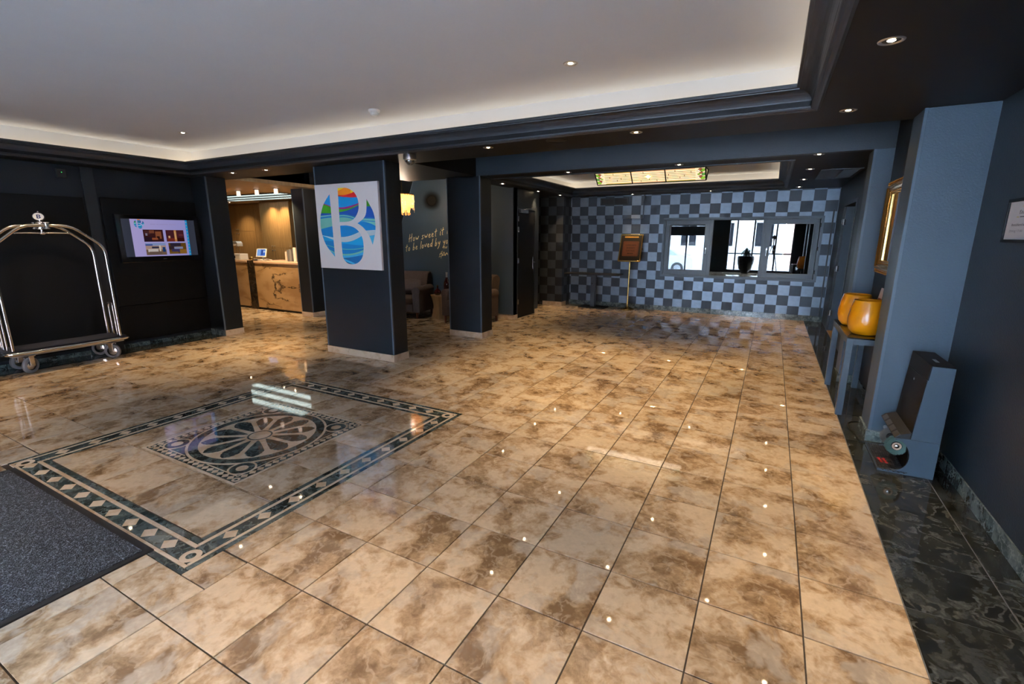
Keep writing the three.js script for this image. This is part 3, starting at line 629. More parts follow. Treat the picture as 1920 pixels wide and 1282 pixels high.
downlight(-1.165, 2.44, -10.22, DS + 'over the checked wall, right one of the far pair', 0.6);
downlight(-2.70, 2.44, -10.30, DS + 'over the checked wall, above the gilt sign', 0.5);
downlight(-4.12, 2.44, -7.27, DS + 'on the left, before the service door', 0.6);
downlight(-4.17, 2.44, -8.78, DS + 'on the left, above the service door', 0.6);
downlight(-4.14, 2.44, -9.82, DS + 'on the left, over the alcove', 0.6);
downlight(-0.243, TOP, -5.48, 'halogen downlight up in the deep ceiling slot, right one', 1);
downlight(-1.49, TOP, -5.48, 'halogen downlight up in the deep ceiling slot, middle one', 1);
downlight(-2.75, TOP, -5.48, 'halogen downlight up in the deep ceiling slot, left one', 1);
downlight(-1.37, 2.75, -3.38, 'halogen downlight in the white ceiling, right of the smoke detector', 1.4);
downlight(-6.22, 2.75, -3.38, 'halogen downlight in the white ceiling, left by the tray corner', 1.4);
downlight(-1.37, 2.75, -0.9, 'halogen downlight in the white ceiling, above and behind the viewer, unseen, added', 1.5);  // unseen tray light, added for the warm near floor
downlight(-3.9, 2.75, -0.6, 'halogen downlight in the white ceiling, over the doormat', 0.8);
downlight(-6.22, 2.75, -0.9, 'halogen downlight in the white ceiling, far left out of view, added', 1.2);  // its unseen partner on the left, added for floor light

{ // stained-glass trough lamp
  const x0 = -2.74, x1 = -1.01, zn = -7.97, za = -8.14, zb = -8.31, yt = 2.60, ya = 2.43;
  const t = info(group('pendant_lamp', scene, (x0 + x1) / 2, 0, za), 'long V-shaped stained-glass ceiling lamp with glowing cream panes and green leafy corners', 'ceiling lamp');
  const W = x1 - x0, H = Math.hypot(zn - za, yt - ya);
  const glassArt = canvasTex(1024, 160, (c, w, h) => {
    c.fillStyle = '#f4dcae'; c.fillRect(0, 0, w, h);
    for (let k = 0; k < 260; k++) { c.fillStyle = `rgba(${200 + rnd() * 50},${170 + rnd() * 60},${110 + rnd() * 70},0.16)`; c.fillRect(rnd() * w, rnd() * h, 40 + rnd() * 160, 4 + rnd() * 14); }
    c.fillStyle = '#b98a5e'; c.fillRect(0, 8, w, 9); c.fillRect(0, h - 17, w, 9);
    c.fillStyle = '#9db53c'; c.fillRect(40, 0, 330, 9); c.fillRect(650, h - 9, 320, 9); c.fillRect(60, h - 9, 280, 9);
    const leaf = (x, s) => { c.fillStyle = '#e9d5a6'; c.fillRect(s > 0 ? 0 : w - 90, 0, 90, h);
      for (const [dx, dy, r, col] of [[24, 34, 22, '#6f9d2c'], [16, 84, 20, '#4f8a3a'], [24, 130, 22, '#78a530'], [46, 24, 17, '#8c4a32'], [40, 66, 15, '#99553a'], [46, 112, 17, '#8c4a32'], [62, 40, 13, '#f2ead2'], [64, 122, 13, '#f2ead2'], [58, 82, 12, '#7fae3c']]) { c.fillStyle = col; c.beginPath(); c.ellipse(x + s * dx, dy, r, r * 0.75, s * 0.6, 0, 7); c.fill(); c.lineWidth = 3; c.strokeStyle = '#1b1712'; c.stroke(); } };
    leaf(0, 1); leaf(w, -1);
    c.strokeStyle = '#2a221a'; c.lineWidth = 5;
    for (let k = 1; k < 6; k++) { c.beginPath(); c.moveTo(86, 17 + k * 21); c.lineTo(w - 86, 17 + k * 21); c.stroke(); }
    for (const [x, r] of [[180, 0], [250, 3], [140, 2], [300, 1], [210, 4], [470, 0], [520, 4], [590, 5], [440, 5], [700, 2], [760, 0], [840, 3], [900, 1], [800, 4], [690, 4]]) { c.beginPath(); c.moveTo(x, 17 + r * 21); c.lineTo(x, 38 + r * 21); c.stroke(); }
    c.fillStyle = '#fffbe0'; c.beginPath(); c.moveTo(512, 50); c.lineTo(546, 80); c.lineTo(512, 110); c.lineTo(478, 80); c.closePath(); c.fill(); c.strokeStyle = '#c9d84a'; c.lineWidth = 4; c.stroke();
  });
  const gm = std({ map: glassArt, emissive: 0xffffff, emissiveMap: glassArt, emissiveIntensity: 1.15, roughness: 0.25 });
  const face = (s) => {
    const g = new THREE.BoxGeometry(W, H, 0.005).toNonIndexed(); g.rotateX(s * (Math.PI / 2 - Math.atan2(yt - ya, zn - za))); return g.translate(0, (yt + ya) / 2, s * (zn - za) / 2);
  };
  mesh('glass_panel', face(1), gm, t); mesh('glass_panel', face(-1), gm, t);
  const hw = W / 2, dz2 = zn - za, lead = [];
  for (const x of [-hw, -hw + W * 0.345, -hw + W * 0.655, hw]) for (const s of [-1, 1]) lead.push(rod([x, yt, s * dz2], [x, ya, 0], 0.011, 8));
  for (const s of [-1, 1]) lead.push(rod([-hw, yt, s * dz2], [hw, yt, s * dz2], 0.009, 8));
  lead.push(rod([-hw, ya, 0], [hw, ya, 0], 0.010, 8));
  for (const x of [-hw, hw]) lead.push(rod([x, yt, -dz2], [x, yt, dz2], 0.009, 8));
  for (const x of [-0.55, 0.55]) lead.push(rod([x, yt, 0], [x, 2.71, 0], 0.008, 8), rod([x, yt, -dz2], [x, yt, dz2], 0.006, 8));
  mesh('lead_frame', merge(lead), M.blackMatt, t);
  const tri = (x) => { const g = extrude([[-dz2, yt], [dz2, yt], [0, ya]], 0.005); g.rotateY(Math.PI / 2); return g.translate(x, 0, 0); };
  const endM = std({ color: lin(0.5, 0.42, 0.25), emissive: new THREE.Color(0.55, 0.45, 0.24), emissiveIntensity: 0.6, roughness: 0.3 });
  mesh('end_panel', tri(-hw + 0.004), endM, t); mesh('end_panel', tri(hw - 0.009), endM, t);
  { const L = new THREE.RectAreaLight(WARMW, 2.0, W, 0.20); L.rotation.x = -Math.PI / 2; L.position.set(0, ya - 0.016, 0); L.castShadow = true; L.name = 'lamp_light'; t.add(L); }
}
{ // shell chandelier in the sitting room
  const t = info(group('chandelier', scene, -6.05, 0, -6.95), 'round chandelier of hanging golden shell discs above the armchairs', 'chandelier');
  const shell = phys({ color: lin(0.95, 0.62, 0.24), transmission: 0.45, roughness: 0.6, emissive: new THREE.Color(1, 0.55, 0.16), emissiveIntensity: 0.12 });
  const dg = new THREE.CylinderGeometry(0.026, 0.026, 0.002, 14); dg.rotateX(Math.PI / 2);
  const strings = [];
  for (let k = 0; k < 26; k++) {
    const a = k / 26 * 2 * Math.PI, L = 5 + Math.floor(rnd() * 3);
    for (let j = 0; j < L; j++) { const g = dg.clone(); g.rotateZ(rnd() * 0.6 - 0.3); g.rotateY(rnd() * 0.8 - 0.4 + Math.PI / 2 - a); strings.push(g.translate(0.21 * Math.cos(a), 2.28 - j * 0.044, 0.21 * Math.sin(a))); }
  }
  for (let k = 0; k < 14; k++) { const a = k / 14 * 2 * Math.PI; for (let j = 0; j < 8; j++) { const g = dg.clone(); g.rotateY(rnd() * 3); strings.push(g.translate(0.12 * Math.cos(a), 2.28 - j * 0.044, 0.12 * Math.sin(a))); } }
  info(mesh('shell_disc', merge(strings), shell, t), null, null, null, 'stuff');
  mesh('ring', merge(new THREE.TorusGeometry(0.21, 0.008, 8, 48).rotateX(Math.PI / 2).translate(0, 2.315, 0), new THREE.TorusGeometry(0.12, 0.006, 8, 36).rotateX(Math.PI / 2).translate(0, 2.315, 0), rod([-0.21, 2.315, 0], [0.21, 2.315, 0], 0.005), rod([0, 2.315, -0.21], [0, 2.315, 0.21], 0.005), rod([0, 2.315, 0], [0, TOP, 0], 0.006)), M.brass, t);
  mesh('bulb', new THREE.SphereGeometry(0.03, 16, 12).translate(0, 2.2, 0), std({ color: 0x333333, emissive: new THREE.Color(1, 0.7, 0.35), emissiveIntensity: 6 }), t);
  const p = new THREE.PointLight(WARMW, 1.9); p.position.set(0, 2.2, 0); p.castShadow = true; p.name = 'chandelier_light'; t.add(p);
}
// reception ceiling: louvred panel and three small surface spots
{
  const x0 = -12.2, x1 = -9.0, z0 = -7.7, z1 = -6.55;
  const t = info(group('louvre_light', scene, (x0 + x1) / 2, SO, (z0 + z1) / 2), 'louvred fluorescent ceiling panel over the reception desk', 'ceiling light');
  const w = (x1 - x0) / 2, d = (z1 - z0) / 2, parts = [];
  mesh('housing', merge(box(-w, w, -0.004, -0.001, -d, d)), M.paintDark, t);
  const tubeM = std({ color: 0x444444, emissive: new THREE.Color(0.80, 0.98, 0.93), emissiveIntensity: 2.1 });
  for (const z of [-0.42, -0.02, 0.38]) {
    mesh('tube', box(-w + 0.05, w - 0.05, -0.014, -0.006, z - 0.10, z + 0.10, 0.003), tubeM, t);
    const L = new THREE.RectAreaLight(new THREE.Color(0.86, 0.98, 0.92), 0.9, 2 * w - 0.1, 0.15); L.rotation.x = -Math.PI / 2; L.position.set(0, -0.022, z); L.castShadow = true; L.name = 'panel_light'; t.add(L);
  }
  for (let x = -w; x <= w + 1e-4; x += 0.08) parts.push(box(x - 0.002, x + 0.002, -0.018, -0.004, -d, d));
  for (let z = -d; z <= d + 1e-4; z += 0.135) parts.push(box(-w, w, -0.018, -0.004, z - 0.002, z + 0.002));
  info(mesh('louvre_blade', merge(parts), M.steel, t), null, null, null, 'stuff');
}
const RS = [];
for (const [x, z, label] of [[-9.39, -5.99, 'small frosted ceiling spot over the reception desk, left of the three'], [-8.83, -6.0, 'small frosted ceiling spot over the reception desk, middle of the three'], [-8.29, -6.02, 'small frosted ceiling spot over the reception desk, right of the three']]) {
  const t = info(group('ceiling_spot', scene, x, SO, z), label, 'ceiling light', 'reception ceiling spots');
  mesh('base_plate', lathe([[0, -0.012], [0.055, -0.012], [0.06, -0.006], [0.06, 0]], 28), M.steel, t);
  mesh('glass_cup', lathe([[0.030, -0.012], [0.034, -0.02], [0.036, -0.095], [0.033, -0.1], [0.0, -0.1]], 28), std({ color: lin(0.8, 0.6, 0.5), emissive: new THREE.Color(1, 0.72, 0.56), emissiveIntensity: 1.6, roughness: 0.4 }), t);
  spotIn(t, SPOT * 0.8, R(55), WARM, -0.105, [-0.2, -0.6]);
}
// more reception light: two wall-washing downlights over the cupboards
for (const [x, z, label] of [[-11.2, -7.78, 'halogen downlight washing the right timber cupboards behind the desk'], [-12.9, -7.95, 'halogen downlight washing the left timber cupboards behind the desk'], [-10.75, -7.78, 'halogen downlight at the right end of the timber cupboards']]) downlight(x, SO, z, label, 0.6, R(60));

// ================================================================ CEILING FIXTURES
{
  let t = info(group('smoke_detector', scene, -3.48, 2.75, -3.66), 'white round smoke detector on the white ceiling', 'smoke detector');
  mesh('base', lathe([[0, -0.02], [0.05, -0.02], [0.054, -0.014], [0.054, 0]], 32), M.whitePlastic, t);
  mesh('head', lathe([[0, -0.055], [0.024, -0.054], [0.034, -0.046], [0.036, -0.030], [0.030, -0.028], [0.030, -0.024], [0.042, -0.02]], 32), M.whitePlastic, t);
  for (let k = 0; k < 8; k++) { const a = k * Math.PI / 4; mesh('fin', box(-0.002, 0.002, -0.046, -0.02, 0.028, 0.040).rotateY(a), M.whitePlastic, t); }
  t = info(group('security_camera', scene, -3.58, SO, -4.27), 'silver dome security camera under the dark ceiling beside the logo pillar', 'security camera');
  mesh('base', lathe([[0, -0.055], [0.066, -0.055], [0.070, -0.05], [0.070, -0.005], [0.066, 0]], 36), M.steel, t);
  mesh('dome', new THREE.SphereGeometry(0.052, 28, 16, 0, 6.2832, Math.PI / 2, Math.PI / 2).translate(0, -0.056, 0), phys({ color: lin(0.10, 0.11, 0.12), roughness: 0.03, metalness: 0.6, clearcoat: 1 }), t);
  mesh('dome_ring', new THREE.TorusGeometry(0.054, 0.006, 8, 36).rotateX(Math.PI / 2).translate(0, -0.057, 0), M.chrome, t);
  t = info(group('ceiling_speaker', scene, -1.86, SO, -4.29), 'round black flush speaker in the dark ceiling strip', 'ceiling speaker');
  mesh('rim', lathe([[0.078, -0.006], [0.088, -0.006], [0.093, -0.001], [0.093, 0]], 40), M.blackMatt, t);
  mesh('grille', lathe([[0, -0.004], [0.078, -0.003]], 40), M.blackMatt, t);
  t = info(group('ventilation_grille', scene, 0.69, 2.44, -8.25), 'dark rectangular air conditioning grille in the far ceiling near the right wall', 'air vent');
  mesh('frame', merge(box(-0.23, 0.23, -0.012, 0, -0.57, -0.54), box(-0.23, 0.23, -0.012, 0, 0.54, 0.57), box(-0.23, -0.2, -0.012, 0, -0.54, 0.54), box(0.2, 0.23, -0.012, 0, -0.54, 0.54), box(0.0, 0.02, -0.012, 0, -0.54, 0.54)), M.mould, t);
  mesh('cover_panel', box(-0.2, 0.0, -0.008, -0.002, -0.54, 0.54), M.mould, t);
  for (let k = 0; k < 18; k++) mesh('slat', box(0.02, 0.2, -0.010, -0.003, -0.53 + k * 0.0605, -0.512 + k * 0.0605).rotateX(0), M.mould, t);
  t = info(group('motion_sensor', scene, -7.97, 2.33, -2.79), 'small black sensor box with a green light high on the left wall', 'sensor');
  mesh('housing', box(0, 0.05, -0.05, 0.06, -0.045, 0.045, 0.006), M.blackMatt, t);
  mesh('indicator_light', new THREE.SphereGeometry(0.005, 10, 8).translate(0.05, 0.015, 0), std({ color: 0x002200, emissive: new THREE.Color(0.1, 1, 0.2), emissiveIntensity: 2 }), t);
  t = info(group('wall_vent', scene, -3.14, 2.318, ZF), 'small two-part dark vent high in the left of the checked wall', 'air vent');
  mesh('frame', merge(box(-0.31, 0.31, 0.055, 0.078, 0, 0.014), box(-0.31, 0.31, -0.078, -0.055, 0, 0.014), box(-0.31, -0.285, -0.055, 0.055, 0, 0.014), box(0.285, 0.31, -0.055, 0.055, 0, 0.014), box(-0.012, 0.012, -0.055, 0.055, 0, 0.014)).translate(0, 0, 0.055), M.mould, t);
  mesh('dark_opening', merge(box(-0.285, -0.012, -0.055, 0.055, 0.0555, 0.058), box(0.012, 0.285, -0.055, 0.055, 0.0555, 0.058)), M.blackMatt, t);
}

// ================================================================ THINGS IN THE LOBBY
// round logo with a white letter B over coloured waves, used on the poster and on the television page
function logo(c, W, H) {
  const P = (q) => q.map(([x, y]) => [x / 1000 * W, y / 1000 * H]);
  const smooth = (pts, corners = []) => {                               // closed curve with some sharp corners
    const p = P(pts), n = p.length; c.beginPath(); c.moveTo(...p[0]);
    for (let i = 0; i < n; i++) {
      const a = p[(i + n - 1) % n], b = p[i], d = p[(i + 1) % n], e = p[(i + 2) % n], k = 1 / 6;
      const c1 = corners.includes(i) ? b : [b[0] + (d[0] - a[0]) * k, b[1] + (d[1] - a[1]) * k], c2 = corners.includes((i + 1) % n) ? d : [d[0] - (e[0] - b[0]) * k, d[1] - (e[1] - b[1]) * k];
      c.bezierCurveTo(...c1, ...c2, ...d);
    }
    c.closePath();
  };
  const bands = (list) => {                                             // each band fills from its upper edge to the bottom
    for (const [col, e] of list) { const p = P(e); c.fillStyle = col; c.beginPath(); c.moveTo(p[0][0] - W * 0.1, p[0][1]); c.lineTo(...p[0]);
      if (p.length === 3) c.quadraticCurveTo(2 * p[1][0] - (p[0][0] + p[2][0]) / 2, 2 * p[1][1] - (p[0][1] + p[2][1]) / 2, ...p[2]); else c.lineTo(...p[1]);
      const z = p[p.length - 1]; c.lineTo(z[0] + W * 0.1, z[1]); c.lineTo(z[0] + W * 0.1, H); c.lineTo(p[0][0] - W * 0.1, H); c.closePath(); c.fill(); }
  };
  const SKYB = '#0a97e3', MAG = '#a3107e', GRN = '#3d9d17', NAVY = '#0a4fae', LT = '#86cdd6', TEAL = '#7fcfc4', BLUE = '#0a86d2', PALE = '#cfe9f7', CY = '#10a6e6', AQUA = '#46bdf0', DEEP = '#0a6db5';
  const cutOut = (pts, corners, list) => { c.save(); smooth(pts, corners); c.clip(); bands(list); c.restore(); };
  cutOut([[245, 114], [137, 221], [76, 332], [56, 417], [57, 552], [120, 716], [257, 859]], [0, 6], [['#c03060', [[0, 0], [300, 0]]], [SKYB, [[0, 120], [300, 124]]], [MAG, [[137, 221], [253, 252]]], [GRN, [[135, 231], [252, 264]]], [NAVY, [[80, 334], [251, 338]]], [LT, [[72, 362], [255, 352]]], [BLUE, [[63, 382], [253, 368]]], [TEAL, [[58, 400], [258, 385]]], [BLUE, [[60, 523], [261, 488]]], [PALE, [[78, 600], [259, 625]]], [CY, [[85, 608], [256, 655]]], [BLUE, [[100, 663], [254, 669]]], ['#7fd0bf', [[127, 714], [253, 741]]], [BLUE, [[127, 720], [253, 748]]], [TEAL, [[170, 772], [253, 802]]], [AQUA, [[175, 784], [253, 815]]]]);
  cutOut([[386, 51], [520, 53], [628, 97], [683, 161], [701, 238], [688, 318], [625, 398], [533, 435], [380, 440]], [0, 8], [['#f6dc1e', [[380, 40], [700, 40]]], ['#ef8a12', [[383, 80], [430, 68], [490, 50]]], ['#d0121e', [[378, 126], [499, 132], [635, 103]]], [SKYB, [[377, 141], [522, 158], [683, 164]]], [MAG, [[383, 269], [511, 266], [700, 230]]], [GRN, [[381, 286], [509, 289], [700, 246]]], [NAVY, [[383, 325], [520, 307], [705, 254]]], [DEEP, [[385, 345], [515, 355], [690, 386]]], [TEAL, [[385, 362], [515, 366], [640, 398]]], [BLUE, [[384, 376], [515, 381], [640, 412]]], [TEAL, [[384, 388], [515, 393], [640, 425]]]]);
  cutOut([[382, 485], [490, 484], [602, 507], [684, 562], [728, 636], [737, 737], [709, 849], [640, 916], [548, 943], [459, 931], [399, 875], [387, 799]], [0], [[BLUE, [[380, 470], [740, 470]]], [PALE, [[386, 618], [529, 604], [700, 552]]], [CY, [[386, 677], [549, 666], [730, 600]]], [BLUE, [[388, 694], [570, 709], [739, 716]]], ['#7fd0bf', [[384, 758], [565, 760], [737, 739]]], [BLUE, [[384, 766], [565, 768], [737, 748]]], [TEAL, [[384, 820], [560, 811], [735, 766]]], [AQUA, [[384, 838], [560, 830], [735, 788]]], [DEEP, [[392, 872], [557, 854], [730, 825]]], [AQUA, [[405, 880], [525, 912], [610, 945]]], [DEEP, [[405, 902], [500, 930], [560, 950]]]]);
  cutOut([[827, 188], [874, 260], [916, 332], [938, 429], [932, 554], [881, 707], [829, 590], [751, 508], [666, 459], [746, 418], [800, 365], [821, 285]], [0, 5, 8], [['#a3107e', [[600, 100], [950, 100]]], [GRN, [[600, 206], [950, 206]]], [NAVY, [[700, 269], [950, 271]]], [DEEP, [[700, 386], [950, 400]]], [TEAL, [[700, 402], [940, 412]]], [BLUE, [[700, 422], [940, 438]]], [TEAL, [[705, 432], [940, 447]]], [BLUE, [[660, 436], [800, 446], [940, 492]]], [PALE, [[760, 545], [940, 536]]], [AQUA, [[800, 608], [940, 592]]]]);
}
{
  const tex = canvasTex(1024, 1024, (c, w, h) => { c.fillStyle = '#f2f4fb'; c.fillRect(0, 0, w, h); logo(c, w, h); });
  const t = info(group('poster', scene, -4.7275, 1.686, -4.42), 'square white canvas print of a round wave-striped logo with a white letter B', 'poster');
  const w = 0.5425, h = 0.5255;
  mesh('canvas', box(-w, w, -h, h, 0.002, 0.034, 0.004), std({ color: lin(0.80, 0.82, 0.86), roughness: 0.6 }), t);
  const g = new THREE.BoxGeometry(2 * w - 0.006, 2 * h - 0.006, 0.0012); mesh('print', g.translate(0, 0, 0.0346), std({ map: tex, roughness: 0.55 }), t);
}
{ // television
  const y0 = 1.207, y1 = 1.853, z0 = -4.315, z1 = -3.245, X = -7.937;
  const page = canvasTex(1024, 592, (c, w, h) => {
    c.fillStyle = '#3b3f4e'; c.fillRect(0, 0, w, h);
    const gx = c.createLinearGradient(0, 0, w, 0); gx.addColorStop(0, '#c4b6ee'); gx.addColorStop(1, '#a3a0e2'); c.fillStyle = gx; c.fillRect(118, 0, 780, h);
    c.save(); c.translate(160, 2); logo(c, 150, 158); c.restore();
    c.fillStyle = '#aea4dc'; for (const [x, ww] of [[380, 70], [462, 34], [508, 120], [642, 96]]) c.fillRect(x, 74, ww, 16);
    const pic = (x, y, ww, hh, sky, blobs) => { c.save(); c.beginPath(); c.rect(x, y, ww, hh); c.clip(); c.fillStyle = sky; c.fillRect(x, y, ww, hh); for (const [a, b, d, e, col] of blobs) { c.fillStyle = col; c.fillRect(x + a * ww, y + b * hh, d * ww, e * hh); } c.restore(); };
    pic(268, 166, 272, 190, '#3c1b1c', [[0.05, 0.1, 0.3, 0.3, '#4d2b2e'], [0.3, 0.05, 0.25, 0.25, '#7c4632'], [0.6, 0.15, 0.3, 0.6, '#8f5235'], [0.65, 0.55, 0.15, 0.2, '#2a1315'], [0, 0.6, 0.4, 0.4, '#2c1a24'], [0.4, 0.68, 0.3, 0.16, '#a05536'], [0.1, 0.3, 0.1, 0.2, '#8a7f92']]);
    pic(578, 170, 262, 186, '#4b2029', [[0.45, 0, 0.13, 1, '#c4824a'], [0.47, 0.1, 0.08, 0.7, '#e2ae74'], [0.12, 0.5, 0.1, 0.4, '#e3b084'], [0.05, 0.7, 0.4, 0.3, '#7a3024'], [0.6, 0.68, 0.4, 0.3, '#3a1110'], [0.7, 0.35, 0.25, 0.15, '#6b3138']]);
    pic(272, 376, 280, 190, '#b99a8e', [[0, 0, 1, 0.22, '#8ea0d0'], [0, 0.1, 0.35, 0.12, '#3c56a0'], [0.3, 0.3, 0.35, 0.15, '#32334e'], [0, 0.55, 1, 0.45, '#7c6350'], [0.82, 0.35, 0.14, 0.4, '#1d3f76'], [0.1, 0.5, 0.5, 0.25, '#d8ccc6'], [0.15, 0.72, 0.6, 0.25, '#6f5a50'], [0.66, 0.2, 0.08, 0.5, '#e6d6c4']]);
    pic(592, 378, 258, 178, '#6a4a1c', [[0.1, 0, 0.6, 0.3, '#31293a'], [0, 0.3, 0.4, 0.3, '#3a2a2e'], [0.3, 0.35, 0.5, 0.2, '#8f93b8'], [0.15, 0.55, 0.45, 0.3, '#3d3660'], [0.6, 0.6, 0.4, 0.4, '#94692c'], [0, 0.8, 0.5, 0.2, '#7a5a2a']]);
    c.fillStyle = '#139be2'; c.fillRect(882, 0, 30, h); c.fillStyle = '#e6d06a'; for (let y = 40; y < h; y += 52) { c.beginPath(); c.arc(897, y, 6, 0, 7); c.fill(); }
  });
  const t = info(group('television', scene, X, 0, (z0 + z1) / 2), 'black wall-mounted flat television showing a lilac page of four pictures', 'television');
  const d = (z1 - z0) / 2;
  const fr = extrude([[-d, y0], [d, y0], [d, y1], [-d, y1]], 0.05, 0.006, [[[-d + 0.055, y0 + 0.068], [-d + 0.055, y1 - 0.048], [d - 0.055, y1 - 0.048], [d - 0.055, y0 + 0.068]]]);
  mesh('housing', worldUV(fr.rotateY(Math.PI / 2).translate(0.012, 0, 0)), M.blackGloss, t);
  const sg = new THREE.PlaneGeometry(2 * d - 0.11, y1 - y0 - 0.116); sg.rotateY(Math.PI / 2); sg.translate(0.060, (y0 + 0.068 + y1 - 0.048) / 2, 0);
  mesh('screen', sg, std({ color: 0x050505, emissive: 0xffffff, emissiveMap: page, emissiveIntensity: 0.62, roughness: 0.12 }), t);
  mesh('back_case', box(0, 0.055, y0 + 0.05, y1 - 0.05, -d + 0.05, d - 0.05), M.blackMatt, t);
  const bt = canvasTex(256, 40, (c, w, h) => { c.fillStyle = '#060606'; c.fillRect(0, 0, w, h); c.fillStyle = '#b9bcc2'; c.font = 'bold 30px sans-serif'; c.textAlign = 'center'; c.fillText('SAMSUNG', w / 2, 31); });
  const bg = new THREE.PlaneGeometry(0.085, 0.0133); bg.rotateY(Math.PI / 2); mesh('brand_print', bg.translate(0.0695, y0 + 0.034, 0.0), std({ map: bt, roughness: 0.2 }), t);
}
{ // luggage cart
  const t = info(group('luggage_cart', scene, -7.66, 0, -2.405), 'chrome birdcage luggage cart with a navy deck parked against the left wall', 'luggage cart');
  const w = 0.245, L = 0.60, y = 0.255;
  const oval = (a, b, n = 48) => { const o = [], r = 0.13; for (let i = 0; i < n; i++) { const q = i / n * 2 * Math.PI, e = 0.28; o.push([Math.sign(Math.cos(q)) * Math.abs(Math.cos(q)) ** e * a, Math.sign(Math.sin(q)) * Math.abs(Math.sin(q)) ** e * b]); } return o; };
  mesh('deck', worldUV(extrude(oval(w - 0.02, L - 0.02), 0.035, 0.004).rotateX(-Math.PI / 2).translate(0, y - 0.02, 0)), M.navy, t);
  const rim = oval(w, L).map(([a, b]) => new THREE.Vector3(a, y - 0.004, b));
  mesh('bumper', new THREE.TubeGeometry(new THREE.CatmullRomCurve3(rim, true), 120, 0.021, 10, true), M.chrome, t);
  mesh('chassis', merge(box(-w + 0.06, w - 0.06, y - 0.05, y - 0.022, -L + 0.06, L - 0.06, 0.004)), M.steel, t);
  for (const x of [-0.165, 0.165]) mesh('arch', pipe([[x, y, 0.515], [x, 1.43, 0.515], [x, 1.685, 0.22], [x, 1.685, -0.22], [x, 1.43, -0.515], [x, y, -0.515]], 0.0195, 0.10, 14), M.chrome, t);
  for (const s of [-1, 1]) mesh('end_hoop', pipe([[-0.055, y, s * 0.53], [-0.055, 0.71, s * 0.53], [0.055, 0.71, s * 0.53], [0.055, y, s * 0.53]], 0.0125, 0.05, 12), M.chrome, t);
  for (const x of [-0.165, 0.165]) mesh('collar', lathe([[0.02, -0.04], [0.034, -0.04], [0.034, -0.032], [0.026, -0.028], [0.026, 0.03], [0.034, 0.034], [0.034, 0.042], [0.02, 0.042]], 24).rotateX(0).translate(x, 1.685, 0), M.chrome, t);
  mesh('crossbar', merge(rod([-0.165, 1.685, 0], [0.165, 1.685, 0], 0.018), lathe([[0, 1.64], [0.05, 1.64], [0.055, 1.65], [0.055, 1.72], [0.05, 1.73], [0, 1.735]], 32)), M.chrome, t);
  mesh('hanging_rail', merge(rod([0, 1.60, -0.235], [0, 1.60, 0.235], 0.0095), rod([0, 1.60, 0], [0, 1.65, 0], 0.012), lathe([[0, 1.575], [0.03, 1.58], [0.034, 1.6], [0.03, 1.615], [0, 1.62]], 24), new THREE.SphereGeometry(0.014, 12, 8).translate(0, 1.60, 0.24), new THREE.SphereGeometry(0.014, 12, 8).translate(0, 1.60, -0.24)), M.chrome, t);
  const bt = canvasTex(256, 256, (c, q) => { c.fillStyle = '#e9e4dc'; c.fillRect(0, 0, q, q); c.fillStyle = '#16276a'; c.font = 'bold 190px sans-serif'; c.textAlign = 'center'; c.fillText('B', q / 2, 196); });
  const badge = group('badge', t); badge.position.set(0.0, 1.79, 0); badge.rotation.y = R(48);
  const eg = new THREE.CylinderGeometry(0.06, 0.06, 0.012, 36); eg.rotateX(Math.PI / 2); eg.scale(0.98, 0.78, 1);
  mesh('badge_plate', merge(eg, rod([0, -0.07, 0], [0, -0.03, 0], 0.008), new THREE.SphereGeometry(0.010, 12, 8).translate(0, 0.055, 0)), M.chrome, badge);
  for (const s of [1, -1]) { const pg = new THREE.CircleGeometry(0.053, 36); pg.scale(0.98, 0.78, 1); if (s < 0) pg.rotateY(Math.PI); mesh('letter_print', pg.translate(0, 0, s * 0.0068), std({ map: bt, roughness: 0.3 }), badge); }
  const wheel = (x, z, turn) => {
    const c = group('castor', t); c.position.set(x, 0, z); c.rotation.y = turn;
    mesh('tyre', lathe([[0.058, -0.019], [0.083, -0.019], [0.092, -0.010], [0.092, 0.010], [0.083, 0.019], [0.058, 0.019]], 40).rotateZ(Math.PI / 2).translate(0, 0.092, 0), M.rubber, c);
    mesh('wheel_disc', merge(lathe([[0, -0.014], [0.058, -0.012], [0.058, 0.012], [0, 0.014]], 32).rotateZ(Math.PI / 2).translate(0, 0.092, 0), rod([-0.036, 0.092, 0], [0.036, 0.092, 0], 0.009)), M.chrome, c);
    mesh('fork', merge(box(-0.034, -0.028, 0.082, 0.205, -0.028, 0.028, 0.003), box(0.028, 0.034, 0.082, 0.205, -0.028, 0.028, 0.003), box(-0.045, 0.045, 0.195, 0.212, -0.042, 0.042, 0.004)), M.chrome, c);
  };
  wheel(0.175, 0.40, R(28)); wheel(0.175, -0.40, R(-52)); wheel(-0.175, -0.40, R(-46)); wheel(-0.175, 0.40, R(20));
}
